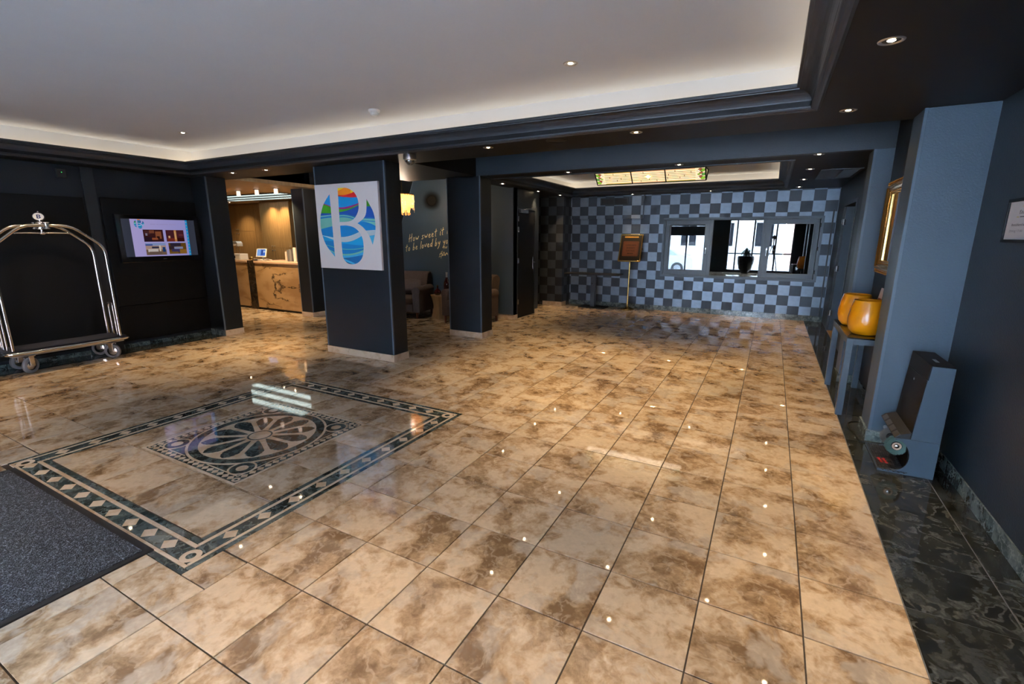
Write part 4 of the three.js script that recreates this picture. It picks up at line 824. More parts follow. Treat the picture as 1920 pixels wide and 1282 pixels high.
{ // shoe polishing machine
  const x0 = 0.803, x1 = 1.103, z0 = -4.325, z1 = -3.853;
  const t = info(group('shoe_polisher', scene, 0.953, 0, (z0 + z1) / 2), 'grey shoe polishing machine with two round brushes beside the right pillar', 'shoe polisher');
  const d = (z1 - z0) / 2, X = (x) => x - 0.953;
  // lower case in profile (x, y), extruded along z as two cheeks with the pan between them
  const arc = []; for (let i = 0; i <= 14; i++) { const a = R(95 - 190 * i / 14); arc.push([X(0.880) + 0.083 * Math.cos(a), 0.118 + 0.098 * Math.sin(a) * (i > 7 ? 1.03 : 1.25)]); }
  const low = [[X(x0), 0.001], [X(1.103), 0.001], [X(1.103), 0.255], [X(0.95), 0.255], [X(0.873), 0.248], ...arc, [X(0.86), 0.018], [X(x0), 0.018]];
  const cheek = (z) => worldUV(extrude(low, 0.008, 0.001).translate(0, 0, z));
  mesh('side_cheek', cheek(d - 0.009), M.frame, t); mesh('side_cheek', cheek(-d + 0.001), M.frame, t);
  mesh('lower_case', worldUV(extrude([[X(0.955), 0.02], [X(1.102), 0.002], [X(1.102), 0.253], [X(0.95), 0.253]], 2 * d - 0.02).translate(0, 0, -d + 0.01)), M.paintDark, t);
  mesh('pan', box(X(x0), X(0.99), 0.001, 0.012, -d + 0.008, d - 0.008), M.frame, t);
  mesh('upper_case', worldUV(extrude([[X(0.953), 0.26], [X(1.102), 0.26], [X(1.102), 0.765], [X(0.984), 0.765]], 2 * d, 0.0015).translate(0, 0, -d)), M.frame, t);
  mesh('front_door', worldUV(extrude([[X(0.948), 0.262], [X(0.953), 0.262], [X(0.979), 0.668], [X(0.974), 0.668]], 2 * d - 0.004, 0.001).translate(0, 0, -d + 0.002)), M.paintDark, t);
  mesh('top_lid', worldUV(extrude([[X(0.975), 0.674], [X(0.98), 0.674], [X(0.986), 0.768], [X(1.102), 0.768], [X(1.102), 0.772], [X(0.981), 0.772]], 2 * d + 0.002, 0.001).translate(0, 0, -d - 0.001)), M.paintDark, t);
  mesh('lid_slot', box(X(1.03), X(1.05), 0.771, 0.7745, 0.02, 0.11, 0.001), M.steel, t);
  mesh('lock', rod([X(0.968), 0.615, -0.03], [X(0.977), 0.615, -0.03], 0.010), M.chrome, t);
  mesh('button_strip', worldUV(extrude([[X(0.868), 0.252], [X(0.875), 0.246], [X(0.953), 0.262], [X(0.955), 0.30], [X(0.89), 0.275]], 2 * d - 0.02, 0.002).translate(0, 0, -d + 0.01)), M.blackMatt, t);
  for (let k = 0; k < 4; k++) {
    const z = -d + 0.075 + k * 0.115, b = box(-0.018, 0.018, -0.002, 0.004, -0.045, 0.045, 0.002); b.rotateZ(R(46)).translate(X(0.8825), 0.2655, z);
    mesh('button', b, M.padGrey, t);
  }
  const brush = (z, col, hub) => {
    const c = group('brush', t); c.position.set(X(0.900), 0.172, z);
    const fib = [], n = 240;
    for (let k = 0; k < n; k++) for (const q of [-1, 0, 1]) { const a = (k + (q + 1) / 3 + rnd() * 0.8) / n * 2 * Math.PI, rr = 0.060 + rnd() * 0.009; fib.push(new THREE.BoxGeometry(0.0016, rr - 0.025, 0.0016).translate(0, 0.025 + (rr - 0.025) / 2, 0).rotateX(q * R(17) + (rnd() - 0.5) * 0.12).rotateZ(a)); }
    info(mesh('bristle', merge(fib), col, c), null, null, null, 'stuff');
    mesh('brush_core', new THREE.CylinderGeometry(0.030, 0.030, 0.044, 28).rotateX(Math.PI / 2), M.blackMatt, c);
    if (hub) { mesh('hub_ring', lathe([[0.017, 0.022], [0.017, 0.027], [0.0255, 0.027], [0.027, 0.022]], 32).rotateX(Math.PI / 2), std({ color: lin(0.62, 0.42, 0.29), roughness: 0.4 }), c); mesh('axle_bolt', lathe([[0, 0.031], [0.010, 0.030], [0.016, 0.025], [0.017, 0.02]], 24).rotateX(Math.PI / 2), M.chrome, c); }
  };
  brush(d - 0.085, std({ color: lin(0.085, 0.15, 0.13), roughness: 0.7 }), true);
  brush(d - 0.250, std({ color: lin(0.16, 0.14, 0.12), roughness: 0.7 }), false);
  mesh('motor_shaft', rod([X(0.90), 0.172, -d + 0.02], [X(0.90), 0.172, d - 0.09], 0.014), M.steel, t);
  // rubber grid mat in the pan, with a red printed emblem of six blobs
  const grid = [];
  for (let i = 0; i < 11; i++) for (let k = 0; k < 14; k++) grid.push(new THREE.TorusGeometry(0.0115, 0.0034, 5, 10).scale(0.62, 1.5, 1).rotateX(Math.PI / 2).translate(X(0.818) + i * 0.0145, 0.016, -d + 0.025 + k * 0.033 + (i % 2) * 0.016));
  info(mesh('grid_mat', merge(grid, box(X(0.808), X(0.985), 0.012, 0.0145, -d + 0.01, d - 0.01)), std({ color: lin(0.022, 0.022, 0.022), roughness: 0.32 }), t), null, null, null, 'stuff');
  const red = std({ color: lin(0.35, 0.012, 0.015), roughness: 0.55 });
  for (let i = 0; i < 2; i++) for (let k = 0; k < 3; k++) mesh('red_mark', new THREE.SphereGeometry(0.010, 12, 8).scale(1.15, 0.3, 1.5).translate(X(0.838) + i * 0.028 + k * 0.003, 0.0195, 0.055 + k * 0.030), red, t);
}
{ // its flex on the floor
  const c = new THREE.CatmullRomCurve3([[0.86, 0.006, -4.33], [0.795, 0.006, -4.35], [0.765, 0.006, -4.42], [0.75, 0.006, -4.55], [0.73, 0.006, -4.66], [0.745, 0.006, -4.78], [0.80, 0.006, -4.84], [0.88, 0.006, -4.86], [0.95, 0.01, -4.9]].map((p) => new THREE.Vector3(...p)));
  info(mesh('power_cable', new THREE.TubeGeometry(c, 80, 0.005, 8), M.blackMatt), 'thin black power cable curling over the dark tiles round the right pillar', 'cable');
}
{ // console table
  const x0 = 0.662, x1 = 0.955, z0 = -6.03, z1 = -4.965, H = 0.72, k = 0.052;
  const t = info(group('console_table', scene, (x0 + x1) / 2, 0, (z0 + z1) / 2), 'narrow grey console table with a glossy black top against the right wall', 'console table');
  const w = (x1 - x0) / 2, d = (z1 - z0) / 2;
  for (const sx of [-1, 1]) for (const sz of [-1, 1]) mesh('leg', box(sx > 0 ? w - k : -w, sx > 0 ? w : -w + k, 0, H - 0.012, sz > 0 ? d - k : -d, sz > 0 ? d : -d + k, 0.003), M.frame, t);
  mesh('apron', merge(box(-w + k, w - k, H - 0.062, H - 0.012, d - k, d - 0.004, 0.002), box(-w + k, w - k, H - 0.062, H - 0.012, -d + 0.004, -d + k, 0.002), box(-w + 0.002, -w + k - 0.004, H - 0.062, H - 0.012, -d + k, d - k, 0.002), box(w - k + 0.004, w - 0.002, H - 0.062, H - 0.012, -d + k, d - k, 0.002)), M.frame, t);
  mesh('table_top', box(-w + 0.004, w - 0.004, H - 0.012, H, -d + 0.004, d - 0.004, 0.002), M.blackGloss, t);
}
{ // two orange vases
  const prof = [[0, 0.0], [0.075, 0.0], [0.10, 0.008], [0.128, 0.045], [0.142, 0.10], [0.143, 0.15], [0.133, 0.22], [0.119, 0.285], [0.114, 0.305], [0.111, 0.310], [0.107, 0.305], [0.112, 0.28], [0.126, 0.22], [0.135, 0.15], [0.133, 0.10], [0.118, 0.05], [0.09, 0.02], [0, 0.014]];
  const a = info(group('vase', scene, 0.815, 0.72, -5.20), 'glossy orange vase nearer the shoe polishing machine, front one of the two', 'vase', 'orange vases on the console table');
  mesh('body', lathe(prof, 64), M.orange, a);
  copyOf(a, 0.79, 0.72, -5.70, 0.6, 'glossy orange vase at the far end of the console table, half hidden behind the other');
}
{ // card standing on the table behind the vases
  const t = info(group('card_holder', scene, 0.89, 0.72, -5.44, R(-84)), 'clear stand with a reddish card behind the front orange vase', 'card stand');
  const tx = canvasTex(128, 256, (c, w, h) => { c.fillStyle = '#d9d2d6'; c.fillRect(0, 0, w, h); c.fillStyle = '#8a3a26'; c.fillRect(10, 60, w - 20, h - 80); });
  const g = new THREE.BoxGeometry(0.10, 0.40, 0.004); mesh('card', g.rotateX(R(-9)).translate(0, 0.20, -0.02), std({ map: tx, roughness: 0.5 }), t);
  mesh('foot', box(-0.05, 0.05, 0, 0.006, -0.03, 0.05, 0.002), M.pane, t);
}
{ // gilt mirror
  const z0 = -5.955, z1 = -4.87, y0 = 1.235, y1 = 2.095, t = info(group('mirror', scene, 0.97, (y0 + y1) / 2, (z0 + z1) / 2), 'ornate gilt-framed mirror on the right wall between two pillars', 'mirror');
  const w = (z1 - z0) / 2, h = (y1 - y0) / 2, prof = [[0, 0.004], [0, 0.030], [0.010, 0.040], [0.018, 0.034], [0.030, 0.036], [0.044, 0.056], [0.060, 0.060], [0.070, 0.050], [0.084, 0.046], [0.098, 0.032], [0.106, 0.036], [0.114, 0.030], [0.122, 0.020], [0.124, 0.008]];
  const P = [], ring = ([o, q]) => [[-q, -h + o, -w + o], [-q, -h + o, w - o], [-q, h - o, w - o], [-q, h - o, -w + o]];
  for (let k = 0; k + 1 < prof.length; k++) { const a = ring(prof[k]), b = ring(prof[k + 1]); for (let i = 0; i < 4; i++) { const j = (i + 1) % 4; P.push(...a[i], ...a[j], ...b[j], ...a[i], ...b[j], ...b[i]); } }
  const g = new THREE.BufferGeometry(); g.setAttribute('position', new THREE.Float32BufferAttribute(P, 3)); g.computeVertexNormals(); worldUV(g);
  mesh('frame', g, M.gold, t);
  const bead = (o, q, r, step) => { const l = []; const s0 = new THREE.SphereGeometry(r, 8, 6); for (let z = -w + o; z <= w - o; z += step) for (const y of [-h + o, h - o]) l.push(s0.clone().translate(-q, y, z)); for (let y = -h + o; y <= h - o; y += step) for (const z of [-w + o, w - o]) l.push(s0.clone().translate(-q, y, z)); return l; };
  info(mesh('beading', merge(bead(0.012, 0.040, 0.0085, 0.0215), bead(0.100, 0.034, 0.006, 0.016)), M.gold, t), null, null, null, 'stuff');
  mesh('mirror_glass', box(-0.012, -0.004, -h + 0.118, h - 0.118, -w + 0.118, w - 0.118), M.mirror, t);
}
{ // framed notice on the right wall
  const tx = canvasTex(768, 512, (c, w, h) => {
    c.fillStyle = '#dfe3ee'; c.fillRect(0, 0, w, h); c.fillStyle = '#5a6178'; c.textAlign = 'left';
    c.font = 'bold 64px serif'; c.fillText('fam', 190, 170); c.strokeStyle = '#d8cf9a'; c.lineWidth = 6; c.beginPath(); c.arc(270, 96, 44, 3.4, 6); c.stroke();
    c.fillStyle = '#cfc58a'; c.fillRect(160, 205, 40, 12); c.fillStyle = '#5a6178'; c.fillRect(215, 203, 90, 12);
    c.font = 'bold 46px sans-serif'; c.fillText('Residentie S', 95, 330); c.font = '42px sans-serif'; c.fillStyle = '#7c839a'; c.fillText('Zitting 17:00', 75, 408);
  });
  const t = info(group('framed_notice', scene, 1.21, 1.672, -3.635), 'small dark-framed notice on the right wall at the picture edge', 'notice');
  const W = 0.29, H = 0.123, f = 0.018;
  mesh('frame', merge(box(-0.018, 0, H - f, H, -W, W, 0.003), box(-0.018, 0, -H, -H + f, -W, W, 0.003), box(-0.018, 0, -H + f, H - f, -W, -W + f * 0.7, 0.003), box(-0.018, 0, -H + f, H - f, W - f * 0.7, W, 0.003)), M.paintDark, t);
  const g = new THREE.PlaneGeometry(2 * W - 0.02, 2 * H - 0.03); g.rotateY(-Math.PI / 2); mesh('paper', g.translate(-0.008, 0, 0), std({ map: tx, roughness: 0.5 }), t);
}
{ // gilt sign stand
  const t = info(group('sign_stand', scene, -2.70, 0, -10.37), 'gilt pedestal sign holder with a brown lounge sign in front of the checked wall', 'sign');
  mesh('base', lathe([[0, 0], [0.148, 0], [0.150, 0.010], [0.142, 0.020], [0.09, 0.034], [0.04, 0.050], [0.024, 0.075], [0.018, 0.09]], 44), M.brass, t);
  mesh('pole', rod([0, 0.08, 0], [0, 1.24, -0.03], 0.0155), M.brass, t);
  const tx = canvasTex(512, 680, (c, w, h) => {
    c.fillStyle = '#15110f'; c.fillRect(0, 0, w, h); c.fillStyle = '#a3772a'; c.fillRect(70, 26, w - 150, 34);
    c.fillStyle = '#57301f'; c.beginPath(); c.roundRect(52, 160, w - 104, 400, 18); c.fill(); c.strokeStyle = '#2a1410'; c.lineWidth = 5; c.beginPath(); c.roundRect(76, 186, w - 152, 348, 22); c.stroke();
    c.fillStyle = '#140806'; c.textAlign = 'center'; c.font = 'bold 52px serif'; c.fillText('LINDORES', w / 2, 282); c.fillText('WHISKY', w / 2, 356); c.fillText('LOUNGE', w / 2, 430);
    c.beginPath(); c.moveTo(176, 486); c.lineTo(212, 466); c.lineTo(212, 478); c.lineTo(338, 478); c.lineTo(338, 494); c.lineTo(212, 494); c.lineTo(212, 506); c.closePath(); c.fill();
  });
  const b = group('sign_board', t); b.position.set(0, 1.33, -0.02); b.rotation.set(R(-24), R(4), 0, 'YXZ');
  mesh('board', box(-0.225, 0.225, -0.305, 0.305, -0.012, 0.0, 0.003), M.blackMatt, b);
  const pg = new THREE.PlaneGeometry(0.42, 0.58); mesh('sign_print', pg.translate(0, 0, 0.0015), std({ map: tx, roughness: 0.3 }), b);
  mesh('gilt_frame', merge(box(-0.24, 0.24, 0.288, 0.314, -0.014, 0.014, 0.005), box(-0.24, 0.24, -0.314, -0.288, -0.014, 0.014, 0.005), box(-0.24, -0.216, -0.29, 0.29, -0.0135, 0.0135, 0.005), box(0.216, 0.24, -0.29, 0.29, -0.0135, 0.0135, 0.005), new THREE.SphereGeometry(0.012, 12, 8).translate(-0.25, 0.08, 0), new THREE.SphereGeometry(0.012, 12, 8).translate(0.25, -0.02, 0)), M.brass, b);
}
{ // pedestal table against the checked wall
  const t = info(group('pedestal_table', scene, -3.45, 0, -10.26), 'dark narrow pedestal table standing against the checked wall by the alcove', 'table');
  mesh('table_top', box(-0.66, 0.60, 0.735, 0.765, -0.22, 0.16, 0.006), M.blackMatt, t);
  mesh('pedestal', box(-0.06, 0.045, 0.02, 0.735, -0.06, 0.05, 0.004), M.paintPlain, t);
  mesh('foot_plate', box(-0.30, 0.30, 0, 0.022, -0.22, 0.18, 0.005), M.paintDark, t);
  mesh('lock', rod([-0.02, 0.545, 0.05], [-0.02, 0.545, 0.06], 0.012), M.chrome, t);
}

// ================================================================ SITTING ROOM
{
  const p = info(group('writing_panel', scene, 0, 0, -7.95), 'blue-black wall panel with a slanted left edge and gold handwriting', null, null, 'structure');
  mesh('panel', worldUV(extrude([[-6.585, 2.70], [-4.27, 2.70], [-4.27, 0.095], [-7.66, 0.095]], 0.022, 0.002)), M.paintBlue, p);
  mesh('edge_strip', rod([-6.575, 2.70, 0.018], [-7.655, 0.10, 0.018], 0.011), M.bead, p);
  const GL = { H: [[[0.1, 2.05], [0, 0]], [[0.85, 2.1], [0.72, 0]], [[-0.15, 0.85], [0.4, 1.05], [1.0, 1.2]]], o: [[[0.35, 1], [0.08, 0.75], [0.1, 0.2], [0.35, 0], [0.62, 0.3], [0.58, 0.8], [0.35, 1]]], w: [[[0, 1], [0.15, 0.05], [0.45, 0.8], [0.6, 0.05], [0.95, 1.05]]],
    s: [[[0.62, 0.95], [0.3, 1.08], [0.12, 0.75], [0.5, 0.4], [0.4, 0.05], [0, 0.1]]], e: [[[0.08, 0.45], [0.58, 0.62], [0.48, 1], [0.18, 0.95], [0.05, 0.4], [0.28, 0], [0.7, 0.2]]], t: [[[0.42, 1.9], [0.25, 0.1], [0.5, 0.02]], [[-0.05, 1.2], [0.7, 1.38]]], i: [[[0.2, 1], [0.12, 0.05], [0.3, 0.05]], [[0.28, 1.55], [0.32, 1.62]]],
    b: [[[0.22, 2.1], [0.05, 0]], [[0.08, 0.5], [0.38, 1], [0.66, 0.6], [0.42, 0], [0.05, 0.08]]], l: [[[0.22, 2.1], [0.08, 0]]], v: [[[0, 1], [0.22, 0], [0.68, 1.12]]], d: [[[0.6, 1], [0.2, 0.95], [0.02, 0.4], [0.3, 0], [0.6, 0.5]], [[0.78, 2.1], [0.6, 0.1], [0.75, 0]]],
    y: [[[0.05, 1], [0.2, 0.4], [0.5, 0.5], [0.7, 1.05]], [[0.7, 1.05], [0.5, -0.3], [0.1, -0.9]]], u: [[[0.05, 1], [0.1, 0.1], [0.4, 0.08], [0.65, 1]], [[0.65, 1], [0.6, 0.1], [0.8, 0]]], M: [[[0, 0], [0.15, 1.7], [0.4, 0.5], [0.8, 1.75], [0.85, 0]]], a: [[[0.6, 0.95], [0.2, 0.95], [0.05, 0.4], [0.3, 0], [0.6, 0.5]], [[0.62, 1], [0.6, 0.1], [0.8, 0]]],
    r: [[[0.1, 1], [0.08, 0]], [[0.08, 0.55], [0.3, 0.95], [0.55, 0.98]]], n: [[[0.08, 1], [0.05, 0]], [[0.06, 0.6], [0.38, 1], [0.55, 0.7], [0.55, 0]]], G: [[[0.75, 1.4], [0.3, 1.65], [0, 0.8], [0.3, 0], [0.78, 0.3], [0.75, 0.75], [0.45, 0.72]]] };
  const tex = canvasTex(1900, 800, (c) => {                             // one millimetre a pixel, origin at x = -7.1, y = 1.85
    c.clearRect(0, 0, 1900, 800); c.strokeStyle = '#f3dfa6'; c.lineCap = c.lineJoin = 'round';
    const write = (text, x, y, xh, lw, slope) => {
      for (const ch of text) {
        if (ch === ' ') { x += 0.75 * xh; y += slope * 0.75 * xh; continue; }
        c.lineWidth = lw;
        for (const s of GL[ch]) {
          const q = s.map(([a, b]) => [(x + a * xh + 0.16 * b * xh + 7.1) * 1000, (1.85 - (y + b * xh + slope * a * xh)) * 1000]);
          c.beginPath(); c.moveTo(...q[0]);
          for (let i = 1; i < q.length - 1; i++) c.quadraticCurveTo(...q[i], (q[i][0] + q[i + 1][0]) / 2, (q[i][1] + q[i + 1][1]) / 2);
          c.lineTo(...q[q.length - 1]); c.stroke();
        }
        const w = (ch === 'l' || ch === 'i' ? 0.52 : ch === 'w' || ch === 'H' || ch === 'M' ? 1.28 : 0.98) * xh; x += w * 1.045; y += slope * w * 1.045;
      }
    };
    write('How sweet it is', -6.76, 1.45, 0.0755, 13, 0.17);
    write('to be loved by you', -6.87, 1.25, 0.0715, 13, 0.16);
    write('Marvin Gaye', -5.87, 1.325, 0.032, 6, 0.12);
    c.lineWidth = 12; c.beginPath(); c.moveTo(1130, 640); c.bezierCurveTo(1230, 560, 1180, 760, 1230, 600); c.bezierCurveTo(1270, 560, 1240, 740, 1290, 620); c.bezierCurveTo(1340, 560, 1300, 720, 1400, 600); c.lineTo(1460, 640); c.stroke();
    c.lineWidth = 7; c.beginPath(); c.moveTo(1110, 700); c.lineTo(1180, 580); c.moveTo(1160, 720); c.lineTo(1200, 570); c.moveTo(1130, 690); c.lineTo(1330, 620); c.stroke();
  });
  const g = new THREE.PlaneGeometry(1.9, 0.8); mesh('handwriting', g.translate(-6.15, 1.45, 0.0265), std({ map: tex, transparent: true, roughness: 0.5 }), p);
  const st = texture(128, 128, (u, v) => { const k = 1 - sst(0.14, 0.5, Math.hypot(u - 0.5, v - 0.5)); return [k, k, k]; }, { srgb: false });  // round dark spot on the panel, fading out towards its rim
  const sg = new THREE.PlaneGeometry(0.56, 0.46); mesh('dark_spot', sg.translate(-6.13, 2.27, 0.0262), std({ color: lin(0.003, 0.0025, 0.002), alphaMap: st, transparent: true, roughness: 0.9 }), p);
}
function armchair(x, z, turn, label) {
  const t = info(group('armchair', scene, x, 0, z, turn), label, 'armchair', 'brown upholstered armchairs');
  const w = 0.40, d = 0.38;
  for (const sx of [-1, 1]) for (const sz of [-1, 1]) { const g = new THREE.CylinderGeometry(0.030, 0.020, 0.14, 4).rotateY(Math.PI / 4); mesh('leg', g.translate(sx * 0.345, 0.07, sz * 0.335), M.woodRed, t); }
  mesh('seat_base', box(-0.27, 0.27, 0.13, 0.285, -d + 0.1, d - 0.01, 0.015), M.fabric, t);
  mesh('seat_cushion', box(-0.27, 0.27, 0.285, 0.425, -d + 0.14, d + 0.015, 0.05), M.fabric, t);
  const arm = (s) => {
    const pr = [[-0.062, 0.13], [0.062, 0.13], [0.062, 0.47]]; for (let i = 0; i <= 12; i++) { const a = -0.5 + i / 12 * (Math.PI + 1.0); pr.push([0.078 * Math.cos(a), 0.535 + 0.070 * Math.sin(a)]); } pr.push([-0.062, 0.47]);
    return worldUV(extrude(pr, 0.66, 0.012).translate(s * 0.335, 0, -d + 0.07));
  };
  mesh('arm', arm(-1), M.fabric, t); mesh('arm', arm(1), M.fabric, t);
  const back = [[-d + 0.02, 0.13], [-d + 0.19, 0.13], [-d + 0.20, 0.45], [-d + 0.10, 0.78], [-d + 0.045, 0.835], [-d - 0.035, 0.845], [-d - 0.085, 0.80], [-d - 0.085, 0.74], [-d - 0.02, 0.45]];
  const sh = new THREE.Shape(); sh.moveTo(...back[0]); sh.lineTo(...back[1]); sh.splineThru(back.slice(2).map((q) => new THREE.Vector2(...q))); sh.lineTo(...back[0]);
  const bg = new THREE.ExtrudeGeometry(sh, { depth: 0.58, bevelEnabled: true, bevelSize: 0.02, bevelThickness: 0.025, bevelSegments: 3, curveSegments: 14 });
  mesh('backrest', worldUV(bg.rotateY(-Math.PI / 2).translate(0.29, 0, 0)), M.fabric, t);
  return t;
}
const ch1 = armchair(-6.36, -7.36, R(14), 'brown fabric armchair holding a cushion beside the wooden side table');
{
  const c = copyOf(ch1, -4.87, 0, -7.38, R(-10), 'brown fabric armchair mostly hidden behind the narrow pillar');
  const t = info(group('cushion', scene, -6.31, 0.585, -7.41, R(8)), 'small brown square cushion lying against the armchair back', 'cushion');
  const g = new THREE.SphereGeometry(1, 32, 20), p = g.attributes.position;
  for (let i = 0; i < p.count; i++) { const x = p.getX(i), y = p.getY(i), z = p.getZ(i), q = (v) => Math.sign(v) * Math.abs(v) ** 0.55; p.setXYZ(i, q(x) * 0.22, q(y) * 0.155, z * 0.075 * (1.05 - 0.5 * Math.max(Math.abs(x), Math.abs(y)) ** 2)); }
  g.computeVertexNormals(); mesh('cover', worldUV(g.rotateX(R(-24))), M.fabric, t);
}
{ // waisted wooden side table, magnum bottle and round decanter
  const t = info(group('side_table', scene, -5.585, 0, -7.44, R(-27)), 'pale waisted wooden block side table between the armchairs', 'side table');
  const P = [], n = 14, H = 0.44, hw = (y) => 0.160 - 0.032 * Math.sin(Math.PI * y / H);
  for (let k = 0; k < n; k++) { const a = H * k / n, b = H * (k + 1) / n, p = hw(a), q = hw(b), lo = [[-p, a, p], [p, a, p], [p, a, -p], [-p, a, -p]], hi = [[-q, b, q], [q, b, q], [q, b, -q], [-q, b, -q]]; for (let i = 0; i < 4; i++) { const j = (i + 1) % 4; P.push(...lo[i], ...lo[j], ...hi[j], ...lo[i], ...hi[j], ...hi[i]); } }
  const g = new THREE.BufferGeometry(); g.setAttribute('position', new THREE.Float32BufferAttribute(P, 3)); g.computeVertexNormals();
  mesh('block', worldUV(g), M.woodLight, t);
  mesh('table_top', box(-0.165, 0.165, H - 0.004, H + 0.018, -0.165, 0.165, 0.004), M.woodLight, t);
  const dark = phys({ color: lin(0.05, 0.006, 0.008), roughness: 0.06, clearcoat: 1 });
  const b = info(group('bottle', scene, -5.50, 0.458, -7.50), 'tall dark red magnum bottle with a silver neck on the side table', 'bottle');
  mesh('body', lathe([[0, 0.002], [0.055, 0], [0.062, 0.01], [0.063, 0.20], [0.055, 0.25], [0.026, 0.31], [0.018, 0.34], [0.017, 0.36]], 40), dark, b);
  mesh('neck_foil', lathe([[0.0185, 0.335], [0.0185, 0.41], [0.021, 0.415], [0.021, 0.43], [0, 0.432]], 28), M.steel, b);
  const d = info(group('decanter', scene, -5.645, 0.458, -7.39), 'small round-bellied dark glass decanter on the side table', 'decanter');
  mesh('body', lathe([[0, 0.002], [0.045, 0], [0.068, 0.02], [0.072, 0.05], [0.058, 0.085], [0.022, 0.115], [0.014, 0.14], [0.016, 0.16]], 40), dark, d);
  mesh('stopper', lathe([[0.012, 0.16], [0.018, 0.165], [0.014, 0.185], [0, 0.19]], 24), M.brass, d);
}

// ================================================================ RECEPTION
{
  const x0 = -13.2, x1 = -8.24, zf = -6.40, t = info(group('reception_desk', scene, (x0 + x1) / 2, 0, zf), 'veined onyx reception desk with a dark upright band and pale counter top', 'reception desk');
  const c = (x0 + x1) / 2, X = (x) => x - c;
  mesh('stone_panel', off(box(X(x0), X(-10.005), 0.045, 1.0, -0.04, 0, 0.003), 0.7, 0.02), M.stone, t);
  mesh('stone_panel', off(box(X(-9.775), X(x1), 0.045, 1.0, -0.04, 0, 0.003), 0.15, 0.02), M.stone, t);
  mesh('dark_band', merge(box(X(-10.005), X(-9.775), 0.0, 1.052, -0.62, 0.015, 0.004)), std({ map: darkTex, color: lin(0.9, 0.55, 0.35), roughness: 0.12 }), t);
  mesh('counter_top', merge(box(X(x0), X(-10.006), 1.0, 1.045, -0.64, 0.02, 0.006), box(X(-9.774), X(x1), 1.0, 1.045, -0.64, 0.02, 0.006)), std({ color: lin(0.62, 0.42, 0.29), roughness: 0.25 }), t);
  mesh('carcass', box(X(x0), X(x1), 0.05, 0.998, -0.58, -0.045), M.paintDark, t);
  mesh('plinth', box(X(x0), X(x1), 0, 0.05, -0.55, -0.03), M.blackMatt, t);
}
function cupboard(label, x0, x1, z, cols, split, y0 = 0.08, y1 = 2.40, depth = 0.6) {
  const t = info(group('cupboard', scene, (x0 + x1) / 2, 0, z), label, 'cupboard'), c = (x0 + x1) / 2;
  mesh('carcass', box(x0 - c, x1 - c, Math.max(0, y0 - 0.08), Math.min(y1 + 0.03, SO - 0.001), -depth, -0.022), M.wood, t);
  for (let i = 0; i + 1 < cols.length; i++) for (const [a, b, ky] of split ? [[y0, split, split - 0.06], [split, y1, split + 0.05]] : [[y0, y1, y0 + 0.05]]) {
    const door = group('door', t), l = cols[i] - c, r = cols[i + 1] - c; mesh('leaf', off(box(l + 0.002, r - 0.002, a + 0.002, b - 0.002, -0.02, 0, 0.002), rnd(), rnd()), M.wood, door);
    const kx = i % 2 ? l + 0.045 : r - 0.045; mesh('knob', lathe([[0, 0.028], [0.014, 0.026], [0.016, 0.018], [0.007, 0.010], [0.007, 0]], 20).rotateX(Math.PI / 2).translate(kx, ky, 0), M.steel, door);
  }
}
cupboard('tall timber cupboard block with four lit doors, right of the recessed one', -11.75, -10.60, -8.0, [-11.75, -11.32, -10.93, -10.60], 1.26);
cupboard('recessed darker timber cupboard row left of the lit block', -14.15, -11.76, -8.42, [-14.15, -13.42, -12.62, -11.76], 1.69);
cupboard('small high timber wall cupboard at the right end of the reception', -10.59, -8.2, -8.2, [-10.59, -9.8, -9.0, -8.2], 0, 1.92, 2.40, 0.5);
struct('wall_reception_back', box(-10.59, -8.18, 0, SO, -8.86, -8.76), M.wood);
